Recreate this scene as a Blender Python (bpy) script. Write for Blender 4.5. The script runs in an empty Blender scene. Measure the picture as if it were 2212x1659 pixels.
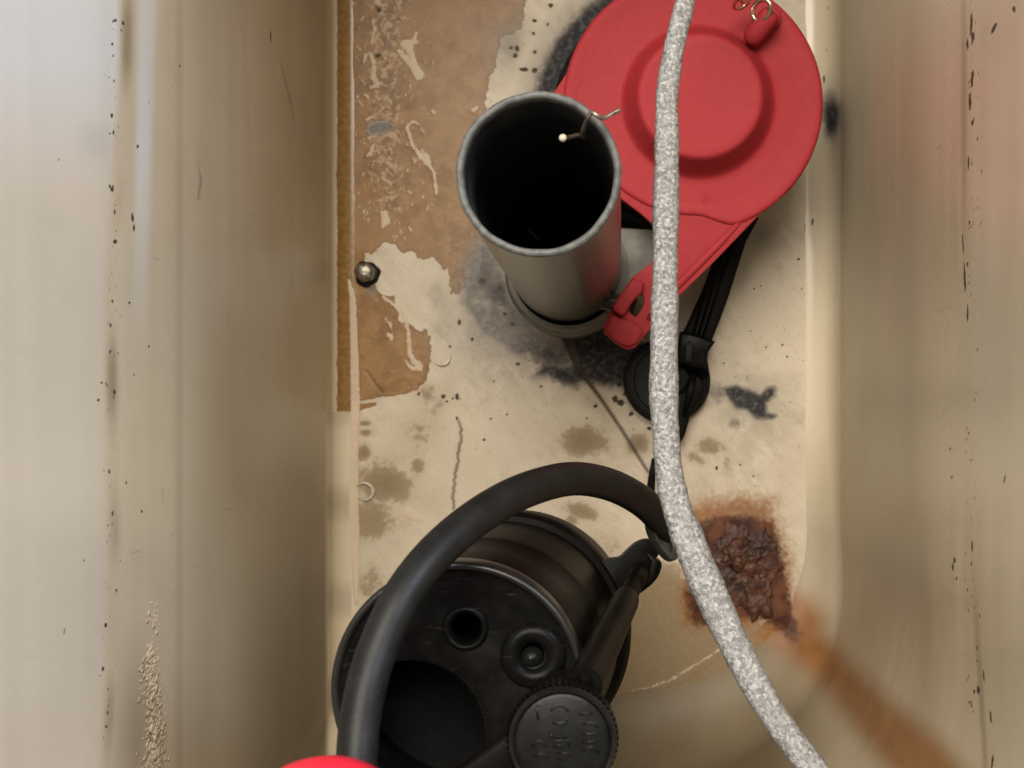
import bpy, bmesh, math, random
import numpy as np
from mathutils import Vector, Matrix

random.seed(7)
rng = np.random.default_rng(7)
scn = bpy.context.scene
COL = scn.collection

# ------------------------------------------------------------------ camera
H = 0.52                     # camera height over the tank floor (m)
NX, NY, F = 1300.0, 880.0, 3350.0     # point straight below the lens and focal length, in photo units (2212 wide)
cam = bpy.data.cameras.new("camera")
cam.sensor_width = 36.0
cam.lens = 36.0 * F / 2212.0
cam.shift_x = (1106.0 - NX) / 2212.0
cam.shift_y = -(829.5 - NY) / 2212.0
cam.clip_start = 0.01
cam.clip_end = 20.0
cam.dof.use_dof = True
cam.dof.focus_distance = 0.385
cam.dof.aperture_fstop = 40.0
camo = bpy.data.objects.new("camera", cam)
COL.objects.link(camo)
camo.location = (0, 0, H)
scn.camera = camo

# ------------------------------------------------------------------ light
scn.view_settings.view_transform = 'Standard'
scn.view_settings.look = 'None'
scn.view_settings.gamma = 1.0
scn.view_settings.exposure = 0.0
w = bpy.data.worlds.new("World")
scn.world = w
w.use_nodes = True
w.node_tree.nodes["Background"].inputs[0].default_value = (1.0, 0.925, 0.82, 1)
w.node_tree.nodes["Background"].inputs[1].default_value = 0.26

def area(name, loc, target, sx, sy, power, color):
    l = bpy.data.lights.new(name, 'AREA')
    l.shape = 'RECTANGLE'; l.size = sx; l.size_y = sy
    l.energy = power; l.color = color
    o = bpy.data.objects.new(name, l); COL.objects.link(o)
    o.location = loc
    d = Vector(target) - Vector(loc)
    o.rotation_euler = d.to_track_quat('-Z', 'Y').to_euler()
    return o
area("ceiling_lamp", (-0.18, 0.60, 1.45), (0.0, 0.0, 0.0), 0.9, 0.8, 34.5, (1.0, 0.925, 0.81))
area("window_light", (0.75, 0.62, 0.80), (-0.10, 0.10, 0.2), 0.40, 0.50, 12.0, (0.78, 0.87, 1.0))

scn.cycles.max_bounces = 8

# ------------------------------------------------------------------ helpers
def at(X, Y, z):
    """photo position + real height over the floor -> world point"""
    d = H - z
    return Vector(((X - NX) / F * d, -(Y - NY) / F * d, z))
def P2(X, Y, z):
    v = at(X, Y, z); return (v.x, v.y)

def link(name, me, mat, parent=None, smooth=True):
    o = bpy.data.objects.new(name, me); COL.objects.link(o)
    if mat: me.materials.append(mat)
    if smooth:
        for p in me.polygons: p.use_smooth = True
    if parent: o.parent = parent
    return o
def tag(o, label, cat, group=None):
    o["label"] = label; o["category"] = cat
    if group: o["group"] = group
    return o
def thing(name, label, cat, loc=(0, 0, 0)):
    o = bpy.data.objects.new(name, None); COL.objects.link(o)
    o.empty_display_size = 0.01
    return tag(o, label, cat)
def bm_obj(name, bm, mat, parent=None, smooth=True, angle=None):
    bmesh.ops.recalc_face_normals(bm, faces=bm.faces[:])
    me = bpy.data.meshes.new(name); bm.to_mesh(me); bm.free()
    o = link(name, me, mat, parent, smooth)
    if smooth and angle is not None:
        try: me.set_sharp_from_angle(angle=math.radians(angle))
        except Exception: pass
    return o

def lathe(bm, prof, c0, c1=None, n=64, z0=None, z1=None, rfun=None):
    """prof: list of (r,z). centre moves from c0 (at z0) to c1 (at z1)"""
    if c1 is None: c1 = c0; z0, z1 = 0, 1
    rings = []
    for r, z in prof:
        t = (z - z0) / (z1 - z0)
        cx = c0[0] + (c1[0] - c0[0]) * t; cy = c0[1] + (c1[1] - c0[1]) * t
        ring = []
        for i in range(n):
            a = 2 * math.pi * i / n
            rr = r if rfun is None else rfun(r, z, a)
            ring.append(bm.verts.new((cx + rr * math.cos(a), cy + rr * math.sin(a), z)))
        rings.append(ring)
    for k in range(len(rings) - 1):
        A, B = rings[k], rings[k + 1]
        for i in range(n):
            j = (i + 1) % n
            bm.faces.new((A[i], A[j], B[j], B[i]))
    return rings

def smooth_path(pts, n):
    """Catmull-Rom through pts (tuples of any length) -> n samples"""
    p = np.array(pts, float)
    p = np.vstack([2 * p[0] - p[1], p, 2 * p[-1] - p[-2]])
    m = len(p) - 3
    out = []
    for k in range(n):
        u = k / (n - 1) * m
        i = min(int(u), m - 1); t = u - i
        a, b, c, d = p[i], p[i + 1], p[i + 2], p[i + 3]
        out.append(0.5 * ((2 * b) + (c - a) * t + (2 * a - 5 * b + 4 * c - d) * t * t + (3 * b - a - 3 * c + d) * t ** 3))
    return np.array(out)

def tube(bm, pts, rad, n=16, cap=True, flat=1.0, power=2.0, jitter=0.0, up=Vector((0, 0, 1))):
    """pts Vectors, rad scalar or list; flat = height/width; power superellipse"""
    rings = []
    m = len(pts)
    jp = 0
    for i, p in enumerate(pts):
        t = (pts[min(i + 1, m - 1)] - pts[max(i - 1, 0)]).normalized()
        s = t.cross(up)
        if s.length < 1e-4: s = t.cross(Vector((0, 1, 0)))
        s.normalize(); q = s.cross(t).normalized()
        r = rad[i] if hasattr(rad, '__len__') else rad
        ring = []
        for k in range(n):
            a = 2 * math.pi * k / n
            ca, sa = math.cos(a), math.sin(a)
            ux = math.copysign(abs(ca) ** (2 / power), ca); uy = math.copysign(abs(sa) ** (2 / power), sa)
            rr = r * (1 + (random.uniform(-jitter, jitter) if jitter else 0))
            ring.append(bm.verts.new(p + s * ux * rr + q * uy * rr * flat))
        rings.append(ring)
    for a, b in zip(rings[:-1], rings[1:]):
        for k in range(n):
            j = (k + 1) % n
            bm.faces.new((a[k], a[j], b[j], b[k]))
    if cap:
        bm.faces.new(rings[0][::-1]); bm.faces.new(rings[-1])
    return rings

def prism(bm, loops, ztop, zbot, bevel=0.0):
    """loops: list of 2D loops (first outer, rest holes) -> solid; ztop may be function of (x,y)"""
    zt = ztop if callable(ztop) else (lambda x, y: ztop)
    zb = zbot if callable(zbot) else (lambda x, y: zbot)
    edges = []; tops = []; bots = []
    for lp in loops:
        vt = [bm.verts.new((x, y, zt(x, y))) for x, y in lp]
        vb = [bm.verts.new((x, y, zb(x, y))) for x, y in lp]
        tops.append(vt); bots.append(vb)
    te = []; be = []; side = []
    for vt, vb in zip(tops, bots):
        n = len(vt)
        for i in range(n):
            j = (i + 1) % n
            side.append(bm.faces.new((vt[i], vt[j], vb[j], vb[i])))
        for i in range(n):
            j = (i + 1) % n
            te.append(bm.edges.get((vt[i], vt[j]))); be.append(bm.edges.get((vb[i], vb[j])))
    f1 = bmesh.ops.triangle_fill(bm, use_beauty=True, use_dissolve=False, edges=te)
    f2 = bmesh.ops.triangle_fill(bm, use_beauty=True, use_dissolve=False, edges=be)
    if bevel > 0:
        top_edges = [e for e in te if e.is_valid]
        bmesh.ops.bevel(bm, geom=top_edges, offset=bevel, segments=3, affect='EDGES', profile=0.5, clamp_overlap=True)

def circle2(cx, cy, r, n=48):
    return [(cx + r * math.cos(2 * math.pi * i / n), cy + r * math.sin(2 * math.pi * i / n)) for i in range(n)]

def spline_loop(pts, n):
    p = np.array(pts, float); m = len(p); out = []
    for k in range(n):
        u = k / n * m; i = int(u); t = u - i
        a, b, c, d = p[(i - 1) % m], p[i % m], p[(i + 1) % m], p[(i + 2) % m]
        out.append(tuple(0.5 * ((2 * b) + (c - a) * t + (2 * a - 5 * b + 4 * c - d) * t * t + (3 * b - a - 3 * c + d) * t ** 3)))
    return out

# ------------------------------------------------------------------ materials
class NT:
    def __init__(s, name):
        s.m = bpy.data.materials.new(name); s.m.use_nodes = True
        s.t = s.m.node_tree; s.b = s.t.nodes["Principled BSDF"]
        s.tc = s.t.nodes.new("ShaderNodeTexCoord")
    def n(s, typ, **kw):
        q = s.t.nodes.new(typ)
        for k, v in kw.items(): setattr(q, k, v)
        return q
    def l(s, a, b): s.t.links.new(a, b)
    def noise(s, scale, detail=4, rough=0.55, dist=0.0, vec=None, stretch=None):
        q = s.n("ShaderNodeTexNoise"); q.inputs["Scale"].default_value = scale
        q.inputs["Detail"].default_value = detail; q.inputs["Roughness"].default_value = rough
        q.inputs["Distortion"].default_value = dist
        src = vec or s.tc.outputs["Object"]
        if stretch:
            mp = s.n("ShaderNodeMapping"); mp.inputs["Scale"].default_value = stretch
            s.l(src, mp.inputs["Vector"]); src = mp.outputs["Vector"]
        s.l(src, q.inputs["Vector"])
        return q.outputs["Fac"]
    def math(s, op, a, b=None, clamp=False):
        q = s.n("ShaderNodeMath", operation=op, use_clamp=clamp)
        for i, v in enumerate((a, b)):
            if v is None: continue
            if isinstance(v, (int, float)): q.inputs[i].default_value = v
            else: s.l(v, q.inputs[i])
        return q.outputs[0]
    def ramp(s, v, lo, hi):
        q = s.n("ShaderNodeMapRange", interpolation_type='SMOOTHSTEP')
        s.l(v, q.inputs[0]); q.inputs[1].default_value = lo; q.inputs[2].default_value = hi
        return q.outputs[0]
    def mix(s, f, a, b):
        q = s.n("ShaderNodeMix", data_type='RGBA')
        if isinstance(f, (int, float)): q.inputs[0].default_value = f
        else: s.l(f, q.inputs[0])
        for i, v in ((6, a), (7, b)):
            if isinstance(v, tuple): q.inputs[i].default_value = (*v, 1)
            else: s.l(v, q.inputs[i])
        return q.outputs[2]
    def bump(s, h, strength, dist):
        q = s.n("ShaderNodeBump"); q.inputs["Strength"].default_value = strength
        q.inputs["Distance"].default_value = dist; s.l(h, q.inputs["Height"])
        s.l(q.outputs[0], s.b.inputs["Normal"])
    def base(s, c):
        if isinstance(c, tuple): s.b.inputs["Base Color"].default_value = (*c, 1)
        else: s.l(c, s.b.inputs["Base Color"])
    def rough(s, v):
        if isinstance(v, (int, float)): s.b.inputs["Roughness"].default_value = v
        else: s.l(v, s.b.inputs["Roughness"])

def plain(name, c1, c2, rough, scale=300, bump=0.15, spec=0.5, metal=0.0, scale2=1500, rvar=0.12, scratches=None):
    M = NT(name)
    a = M.noise(scale, 4); b = M.noise(scale2, 3)
    col = M.mix(M.ramp(a, 0.35, 0.68), c1, c2)
    if scratches:
        sc = M.noise(260, 2, stretch=(1.0, 9.0, 1.0))
        rotv = M.n("ShaderNodeMapping"); rotv.inputs["Rotation"].default_value = (0, 0, 0.7); rotv.inputs["Scale"].default_value = (1, 12, 1)
        M.l(M.tc.outputs["Object"], rotv.inputs[0])
        s1 = M.noise(190, 2, vec=rotv.outputs[0])
        col = M.mix(M.math('MULTIPLY', M.ramp(s1, 0.66, 0.73), 0.55), col, scratches)
    M.base(col)
    M.rough(M.math('ADD', M.math('MULTIPLY', b, rvar), rough - rvar / 2))
    M.b.inputs["Specular IOR Level"].default_value = spec
    M.b.inputs["Metallic"].default_value = metal
    M.bump(M.math('ADD', M.math('MULTIPLY', b, 0.5), a), bump, 0.0004)
    return M.m

m_red = plain("red_rubber", (0.318, 0.0245, 0.031), (0.340, 0.0275, 0.034), 0.62, 500, 0.035, 0.2)
m_redp = plain("red_plastic", (0.60, 0.015, 0.035), (0.66, 0.02, 0.045), 0.4, 120, 0.03, 0.4)
m_grey = plain("grey_pvc", (0.036, 0.034, 0.028), (0.070, 0.065, 0.054), 0.26, 60, 0.02, 0.22, rvar=0.04)
m_grey2 = plain("dull_grey_pvc", (0.10, 0.097, 0.080), (0.16, 0.155, 0.13), 0.5, 130, 0.2, 0.3)
m_rim = plain("worn_pvc_rim", (0.070, 0.073, 0.070), (0.135, 0.135, 0.125), 0.55, 500, 0.3)
m_bore = plain("dark_bore", (0.025, 0.025, 0.026), (0.055, 0.055, 0.054), 0.6, 90, 0.3, 0.3)  # bore set darker than the outside of the pipe
m_void = plain("unlit_black_plastic", (0.003, 0.003, 0.003), (0.005, 0.005, 0.005), 0.7, 300, 0.1, 0.1)
m_blk = plain("black_plastic", (0.003, 0.003, 0.0029), (0.0055, 0.0053, 0.005), 0.33, 300, 0.10, 0.08, scratches=(0.035, 0.033, 0.03))
m_blk2 = plain("black_plastic_dull", (0.0035, 0.003, 0.0026), (0.0065, 0.0056, 0.0048), 0.44, 90, 0.12, 0.07)
m_knob = plain("black_knob_plastic", (0.006, 0.006, 0.0058), (0.010, 0.0098, 0.0095), 0.34, 300, 0.10, 0.2)
m_gloss = plain("glossy_black_rim", (0.008, 0.008, 0.0078), (0.012, 0.012, 0.0115), 0.30, 300, 0.06, 0.45)
m_rub = plain("black_rubber", (0.004, 0.004, 0.0044), (0.011, 0.0105, 0.010), 0.55, 250, 0.5, 0.25)
m_hose = plain("hose_rubber", (0.0065, 0.0065, 0.0065), (0.011, 0.011, 0.0108), 0.48, 160, 0.12, 0.28, scratches=(0.032, 0.032, 0.03))
m_cut = plain("cut_rubber_face", (0.03, 0.03, 0.024), (0.055, 0.055, 0.046), 0.5, 400, 0.2)
m_chrome = plain("tarnished_metal", (0.20, 0.185, 0.15), (0.44, 0.40, 0.32), 0.46, 700, 0.5, 0.5, 1.0)
m_wire = plain("rusty_wire", (0.20, 0.13, 0.09), (0.42, 0.34, 0.28), 0.35, 700, 0.3, 0.5, 0.8)
m_brass = plain("chain_metal", (0.55, 0.42, 0.30), (0.75, 0.62, 0.5), 0.2, 300, 0.2, 0.5, 1.0)
m_flake = plain("pale_flake", (0.50, 0.42, 0.32), (0.62, 0.55, 0.44), 0.25, 600, 0.2)
m_crust = plain("mineral_crust", (0.44, 0.34, 0.215), (0.58, 0.48, 0.345), 0.8, 500, 0.6)

# rusty bolt
M = NT("rust")
a = M.noise(170, 6, 0.65, 0.15); b = M.noise(700, 4)
c = M.mix(M.ramp(a, 0.35, 0.65), (0.026, 0.011, 0.008), (0.095, 0.036, 0.020))
c = M.mix(M.ramp(b, 0.58, 0.75), c, (0.21, 0.10, 0.065))
M.base(c); M.rough(0.48); M.b.inputs["Specular IOR Level"].default_value = 0.3
M.bump(M.math('ADD', M.math('MULTIPLY', a, 0.5), M.math('MULTIPLY', b, 0.5)), 0.5, 0.0008)
m_rust = M.m

# oxidised lever
M = NT("oxidised_metal")
a = M.noise(700, 5, 0.65, 0.2); b = M.noise(1250, 3, 0.6, 0.3); g = M.noise(45, 2)
c = M.mix(M.ramp(a, 0.40, 0.60), (0.185, 0.184, 0.188), (0.31, 0.309, 0.313))
c = M.mix(M.ramp(b, 0.53, 0.62), c, (0.44, 0.436, 0.43))
c = M.mix(M.math('MULTIPLY', M.ramp(b, 0.42, 0.34), M.ramp(g, 0.35, 0.6)), c, (0.11, 0.108, 0.108))
M.base(c); M.rough(0.42); M.b.inputs["Metallic"].default_value = 0.25
M.bump(M.math('ADD', a, M.math('MULTIPLY', b, 0.8)), 0.7, 0.0007)
m_ox = M.m

# porcelain with stains and some painted shade; masks come from colour attributes (film, mold, grey, rust) and (ochre, orange, tan, pale)
def porcelain(name, wall):
    M = NT(name)
    A = M.n("ShaderNodeAttribute", attribute_name="stain_a"); B = M.n("ShaderNodeAttribute", attribute_name="stain_shade_b")
    C = M.n("ShaderNodeAttribute", attribute_name="stain_c")
    def chan(nd):
        s = M.n("ShaderNodeSeparateColor"); M.l(nd.outputs["Color"], s.inputs[0]); return s.outputs[0], s.outputs[1], s.outputs[2], nd.outputs["Alpha"]
    film, mold, grey, rust = chan(A)
    ochre, orange, tan, pale = chan(B)
    oldw, dots, crack, clean = chan(C)
    n1 = M.noise(160, 6, 0.62, 0.3); n2 = M.noise(520, 5, 0.6); n3 = M.noise(1700, 4, 0.6); n0 = M.noise(28, 4, 0.6)
    nz = M.math('ADD', M.math('MULTIPLY', n1, 0.5), M.math('MULTIPLY', n2, 0.5))
    def edge(v, amp, lo=0.47, hi=0.53, nn=None):
        q = M.math('ADD', v, M.math('MULTIPLY', M.math('SUBTRACT', nn or nz, 0.5), amp))
        return M.ramp(q, lo, hi)
    base = M.mix(M.ramp(n0, 0.35, 0.65), (0.60, 0.515, 0.395) if not wall else (0.63, 0.535, 0.385), (0.69, 0.605, 0.475) if not wall else (0.66, 0.565, 0.415))
    # faint diagonal wipe streaks
    mp = M.n("ShaderNodeMapping", vector_type="TEXTURE"); mp.inputs["Rotation"].default_value = (0, 0, -0.85); mp.inputs["Scale"].default_value = (6.0, 1.0, 1.0)
    M.l(M.tc.outputs["Object"], mp.inputs[0])
    st = M.noise(300, 6, 0.7, vec=mp.outputs[0])
    base = M.mix(M.math('MULTIPLY', M.math('MULTIPLY', M.ramp(st, 0.42, 0.70), M.ramp(n0, 0.36, 0.62)), 0.0 if wall else 0.42), base, (0.43, 0.355, 0.255))
    if wall:
        vs = M.noise(38, 3, 0.5, stretch=(1.0, 1.0, 0.05))
        base = M.mix(M.math('MULTIPLY', M.ramp(vs, 0.40, 0.72), 0.05), base, (0.48, 0.385, 0.27))
    # brownish settled scum; on the wall also painted shade
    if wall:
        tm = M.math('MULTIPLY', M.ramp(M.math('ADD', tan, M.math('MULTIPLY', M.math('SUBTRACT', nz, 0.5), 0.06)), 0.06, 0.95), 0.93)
    else:
        tm = M.math('ADD', M.math('MULTIPLY', edge(tan, 1.3, 0.38, 0.62), 0.44), M.math('MULTIPLY', tan, 0.50))
        tm = M.math('MULTIPLY', tm, M.math('ADD', 0.45, M.math('MULTIPLY', n2, 1.1)), True)
        # overall dirty mottling of the bare floor
        mt = M.math('MULTIPLY', M.ramp(M.math('ADD', M.math('MULTIPLY', n0, 0.55), M.math('MULTIPLY', n1, 0.45)), 0.47, 0.66), 0.42)
        base = M.mix(mt, base, (0.36, 0.28, 0.175))
        base = M.mix(M.math('MULTIPLY', M.ramp(n3, 0.42, 0.66), 0.22), base, (0.38, 0.31, 0.21))
        base = M.mix(M.math('MULTIPLY', M.ramp(n2, 0.60, 0.70), 0.35), base, (0.33, 0.25, 0.15))
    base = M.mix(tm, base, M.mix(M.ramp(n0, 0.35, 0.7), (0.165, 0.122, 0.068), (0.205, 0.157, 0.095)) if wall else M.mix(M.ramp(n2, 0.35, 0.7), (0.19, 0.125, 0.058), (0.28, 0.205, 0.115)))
    # clean white glaze
    base = M.mix(clean, base, (0.74, 0.735, 0.70))
    fm = edge(film, 1.5)
    fcol = M.mix(M.ramp(n1, 0.35, 0.68), (0.205, 0.102, 0.026), (0.320, 0.175, 0.060))
    fcol = M.mix(M.math('MULTIPLY', M.ramp(n0, 0.45, 0.65), 0.6), fcol, (0.325, 0.185, 0.074))
    fcol = M.mix(M.math("MULTIPLY", M.ramp(n2, 0.55, 0.68), 0.45), fcol, (0.40, 0.27, 0.165))
    fcol = M.mix(M.math("MULTIPLY", M.ramp(n3, 0.60, 0.72), 0.35), fcol, (0.12, 0.065, 0.025))
    tide = M.math('SUBTRACT', 1.0, M.ramp(M.math('ADD', film, M.math('MULTIPLY', M.math('SUBTRACT', nz, 0.5), 1.5)), 0.56, 0.80))
    fcol = M.mix(M.math('MULTIPLY', tide, 0.45), fcol, (0.17, 0.095, 0.035))
    base = M.mix(fm, base, fcol)
    om = edge(ochre, 1.3)
    base = M.mix(om, base, M.mix(M.ramp(n2, 0.3, 0.7), (0.21, 0.115, 0.032), (0.30, 0.17, 0.062)))
    pm = edge(pale, 2.0, 0.36, 0.64, M.math('ADD', M.math('MULTIPLY', n2, 0.6), M.math('MULTIPLY', n3, 0.4)))
    base = M.mix(M.math('MULTIPLY', pm, 0.85), base, M.mix(n2, (0.54, 0.42, 0.30), (0.68, 0.56, 0.42)))
    if not wall:
        sc1 = M.noise(210, 6, 0.68, 1.6); sc2 = M.noise(420, 4, 0.6, 0.8)
        sm = M.ramp(M.math('ADD', M.math('ADD', M.math('MULTIPLY', sc1, 0.6), M.math('MULTIPLY', sc2, 0.4)), M.math('MULTIPLY', M.math('SUBTRACT', oldw, 1.0), 0.30)), 0.475, 0.555)
        base = M.mix(M.math('MULTIPLY', sm, 0.75), base, (0.50, 0.36, 0.23))
        dk = M.ramp(M.math('ADD', M.math('SUBTRACT', 1.0, sc1), M.math('MULTIPLY', M.math('SUBTRACT', oldw, 1.0), 0.30)), 0.49, 0.60)
        base = M.mix(M.math('MULTIPLY', dk, 0.6), base, (0.145, 0.078, 0.030))
    gm = M.math('MULTIPLY', grey, M.ramp(M.math('ADD', M.math('MULTIPLY', n1, 0.6), M.math('MULTIPLY', n2, 0.4)), 0.14, 0.52))
    base = M.mix(gm, base, M.mix(M.ramp(n2, 0.4, 0.66), (0.125, 0.110, 0.098), (0.215, 0.190, 0.158)))
    mm = edge(mold, 1.0, 0.24, 0.76)
    mm = M.math('MULTIPLY', mm, M.math('ADD', 0.93, M.math('MULTIPLY', M.ramp(M.math('ADD', M.math('MULTIPLY', n2, 0.7), M.math('MULTIPLY', n3, 0.3)), 0.60, 0.42), 0.07)))
    mcol = M.mix(M.ramp(n2, 0.46, 0.74), (0.012, 0.013, 0.018), (0.085, 0.083, 0.083))
    base = M.mix(M.math('MULTIPLY', mm, 0.97), base, mcol)
    orr = M.math('MULTIPLY', M.ramp(M.math('ADD', orange, M.math('MULTIPLY', M.math('SUBTRACT', nz, 0.5), 1.3 if not wall else 0.10)), 0.12, 0.85), 0.92)
    base = M.mix(orr, base, M.mix(M.ramp(n1 if not wall else n0, 0.3, 0.7), (0.20, 0.075, 0.018), (0.32, 0.140, 0.040)))
    rm = edge(rust, 1.2, 0.30, 0.72)
    base = M.mix(rm, base, M.mix(M.ramp(n1, 0.35, 0.65), (0.042, 0.016, 0.010), (0.135, 0.052, 0.026)))
    base = M.mix(edge(dots, 0.9, 0.42, 0.58, n2), base, M.mix(n1, (0.022, 0.018, 0.013), (0.11, 0.08, 0.048)))
    base = M.mix(M.math('MULTIPLY', crack, 0.95), base, (0.055, 0.040, 0.025))
    M.base(base); M.b.inputs['Specular IOR Level'].default_value = 0.24 if not wall else 0.38
    r = M.math('ADD', 0.36 if not wall else 0.19, M.math('MULTIPLY', n2, 0.16 if not wall else 0.08))
    r = M.math('ADD', r, M.math('MULTIPLY', M.math('ADD', mm, rm), 0.25), True)
    r = M.math('SUBTRACT', r, M.math('MULTIPLY', fm, 0.08), True)
    r = M.math('ADD', r, M.math('MULTIPLY', M.math('ADD', tan, dots), 0.32), True)
    M.rough(r)
    h = M.math('ADD', M.math('MULTIPLY', n2, 0.35), M.math('MULTIPLY', n3, 0.15))
    h = M.math('ADD', h, M.math('MULTIPLY', pm, 0.25))
    h = M.math('ADD', h, M.math('MULTIPLY', mm, 0.5))
    h = M.math('ADD', h, M.math('MULTIPLY', rm, n1))
    h = M.math('SUBTRACT', h, M.math('MULTIPLY', fm, 0.25))
    M.bump(h, 0.35 if not wall else 0.12, 0.0005)
    return M.m
m_floor = porcelain("stained_porcelain_floor", False)
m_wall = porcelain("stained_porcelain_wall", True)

# ------------------------------------------------------------------ stains and painted shade (positions in photo units)
def sd_poly(X, Y, poly, margin=60):
    """signed distance (inside positive) evaluated near the polygon only"""
    poly = np.array(poly, float)
    out = np.full(X.shape, -1e3)
    m = (X > poly[:, 0].min() - margin) & (X < poly[:, 0].max() + margin) & (Y > poly[:, 1].min() - margin) & (Y < poly[:, 1].max() + margin)
    x = X[m]; y = Y[m]
    if x.size == 0: return out
    d = np.full(x.shape, 1e9); ins = np.zeros(x.shape, bool)
    n = len(poly)
    for i in range(n):
        ax, ay = poly[i]; bx, by = poly[(i + 1) % n]
        ex, ey = bx - ax, by - ay; L = ex * ex + ey * ey + 1e-9
        t = np.clip(((x - ax) * ex + (y - ay) * ey) / L, 0, 1)
        d = np.minimum(d, (x - ax - t * ex) ** 2 + (y - ay - t * ey) ** 2)
        c = ((ay > y) != (by > y)) & (x < ex * (y - ay) / (ey if abs(ey) > 1e-9 else 1e-9) + ax)
        ins ^= c
    d = np.sqrt(d); out[m] = np.where(ins, d, -d)
    return out
def sd_line(X, Y, pts, margin=60):
    """positive = half width - distance. pts (x,y,halfwidth)"""
    p = np.array(pts, float); out = np.full(X.shape, -1e3)
    m = (X > p[:, 0].min() - margin) & (X < p[:, 0].max() + margin) & (Y > p[:, 1].min() - margin) & (Y < p[:, 1].max() + margin)
    x = X[m]; y = Y[m]
    if x.size == 0: return out
    best = np.full(x.shape, -1e3)
    for i in range(len(p) - 1):
        ax, ay, ar = p[i]; bx, by, br = p[i + 1]
        ex, ey = bx - ax, by - ay; L = ex * ex + ey * ey + 1e-9
        t = np.clip(((x - ax) * ex + (y - ay) * ey) / L, 0, 1)
        d = np.sqrt((x - ax - t * ex) ** 2 + (y - ay - t * ey) ** 2)
        best = np.maximum(best, ar + (br - ar) * t - d)
    out[m] = best
    return out
def hard(sd, w): return np.clip(0.5 + sd / (2 * w), 0, 1)
def blob(X, Y, cx, cy, rx, ry, ang=0.0):
    c, s = math.cos(ang), math.sin(ang)
    u = ((X - cx) * c + (Y - cy) * s) / rx; v = (-(X - cx) * s + (Y - cy) * c) / ry
    return np.exp(-(u * u + v * v))
def spot(X, Y, cx, cy, rx, ry, ang=0.0, w=0.5):
    c, s = math.cos(ang), math.sin(ang)
    u = ((X - cx) * c + (Y - cy) * s) / rx; v = (-(X - cx) * s + (Y - cy) * c) / ry
    return np.clip(0.5 + (1 - np.sqrt(u * u + v * v)) / (2 * w), 0, 1)

FILM_UP = [(700, -400), (1150, -400), (1140, -120), (1138, 0), (1126, 62), (1081, 83), (1071, 146), (1057, 167), (1050, 222), (1052, 330), (1048, 480), (1042, 545),
           (1036, 590), (1032, 604), (1001, 625), (991, 636), (972, 634), (973, 612), (970, 573), (960, 585), (945, 562), (928, 556), (910, 562), (887, 542), (870, 548), (852, 528), (828, 526), (806, 545), (786, 549),
           (790, 565), (800, 590), (817, 628), (852, 643), (850, 660), (862, 684), (866, 700), (880, 695), (905, 712), (921, 710), (932, 729), (930, 770), (925, 816), (907, 840), (869, 851), (817, 861), (779, 866), (757, 866), (700, 866)]
MOLD = [(1147, 816), (1175, 782), (1205, 790), (1244, 785), (1232, 750), (1222, 731), (1303, 705), (1400, 740), (1420, 830), (1400, 870), (1355, 838), (1303, 833), (1268, 826), (1240, 836), (1210, 826), (1185, 812), (1164, 813)]
GREY = [(1000, 560), (1030, 520), (1060, 500), (1085, 545), (1110, 640), (1180, 720), (1230, 735), (1244, 785), (1175, 785), (1100, 770), (1040, 730), (990, 660)]
STAR = [(1558, 838), (1589, 831), (1613, 838), (1641, 852), (1655, 838), (1668, 834), (1677, 842), (1676, 856), (1655, 872), (1658, 890), (1683, 897), (1669, 908), (1634, 904), (1613, 887), (1589, 882), (1572, 858)]
RUST = [(1500, 1130), (1560, 1112), (1620, 1110), (1668, 1128), (1690, 1180), (1700, 1260), (1716, 1340), (1700, 1372), (1670, 1352), (1640, 1330), (1600, 1335), (1540, 1355), (1492, 1345), (1480, 1285), (1500, 1200)]
RUSTO = [(1470, 1095), (1543, 1078), (1600, 1070), (1668, 1078), (1682, 1120), (1705, 1200), (1722, 1300), (1728, 1372), (1690, 1400), (1640, 1350), (1560, 1360), (1484, 1350), (1475, 1280), (1490, 1200)]

FLOOR_SPOTS = []
def fs(lst, r0=None):
    for q in lst: FLOOR_SPOTS.append(q)
fs([(818, 22, 6, 8), (817, 120, 7, 6), (1104, 103, 5, 4), (1117, 105, 6, 9), (1112, 121, 7, 6), (1155, 113, 6, 5), (1132, 150, 12, 6), (1155, 152, 9, 7), (1183, 52, 4, 5), (1154, 44, 5, 5), (1152, 72, 5, 5), (1190, 12, 8, 6),
    (1080, 622, 6, 5), (1107, 700, 7, 6), (1145, 754, 4, 4), (1118, 786, 6, 5), (992, 696, 4, 8), (1020, 733, 4, 5), (1042, 607, 8, 6), (972, 749, 4, 4), (905, 851, 5, 5), (957, 856, 6, 6), (988, 857, 5, 8), (965, 866, 4, 4), (978, 861, 3, 3), (987, 903, 4, 4),
    (1060, 905, 4, 4), (1095, 895, 4, 3), (1046, 950, 4, 4), (1330, 862, 9, 10), (1341, 870, 10, 9), (1351, 850, 9, 7), (1363, 894, 6, 7), (1402, 925, 6, 5), (1336, 832, 8, 6), (1286, 878, 6, 5), (1765, 28, 8, 9), (1744, 480, 5, 22, 0.25), (1745, 560, 4, 10), (1778, 180, 6, 14), (1630, 624, 4, 4), (1655, 750, 3, 3), (1690, 745, 3, 4), (1700, 770, 3, 3), (1725, 560, 4, 4), (1548, 1012, 4, 6)])
for _ in range(80):
    x = random.uniform(960, 1420); y = random.uniform(560, 1010)
    if random.random() < 0.5: x, y = random.gauss(1230, 90), random.gauss(770, 60)
    r = random.uniform(1.4, 3.4); fs([(x, y, r, r * random.uniform(0.7, 1.3))])
for _ in range(60):
    x = random.uniform(1560, 1740); y = random.uniform(560, 1050); r = random.uniform(1.2, 2.6); fs([(x, y, r, r)])

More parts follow.
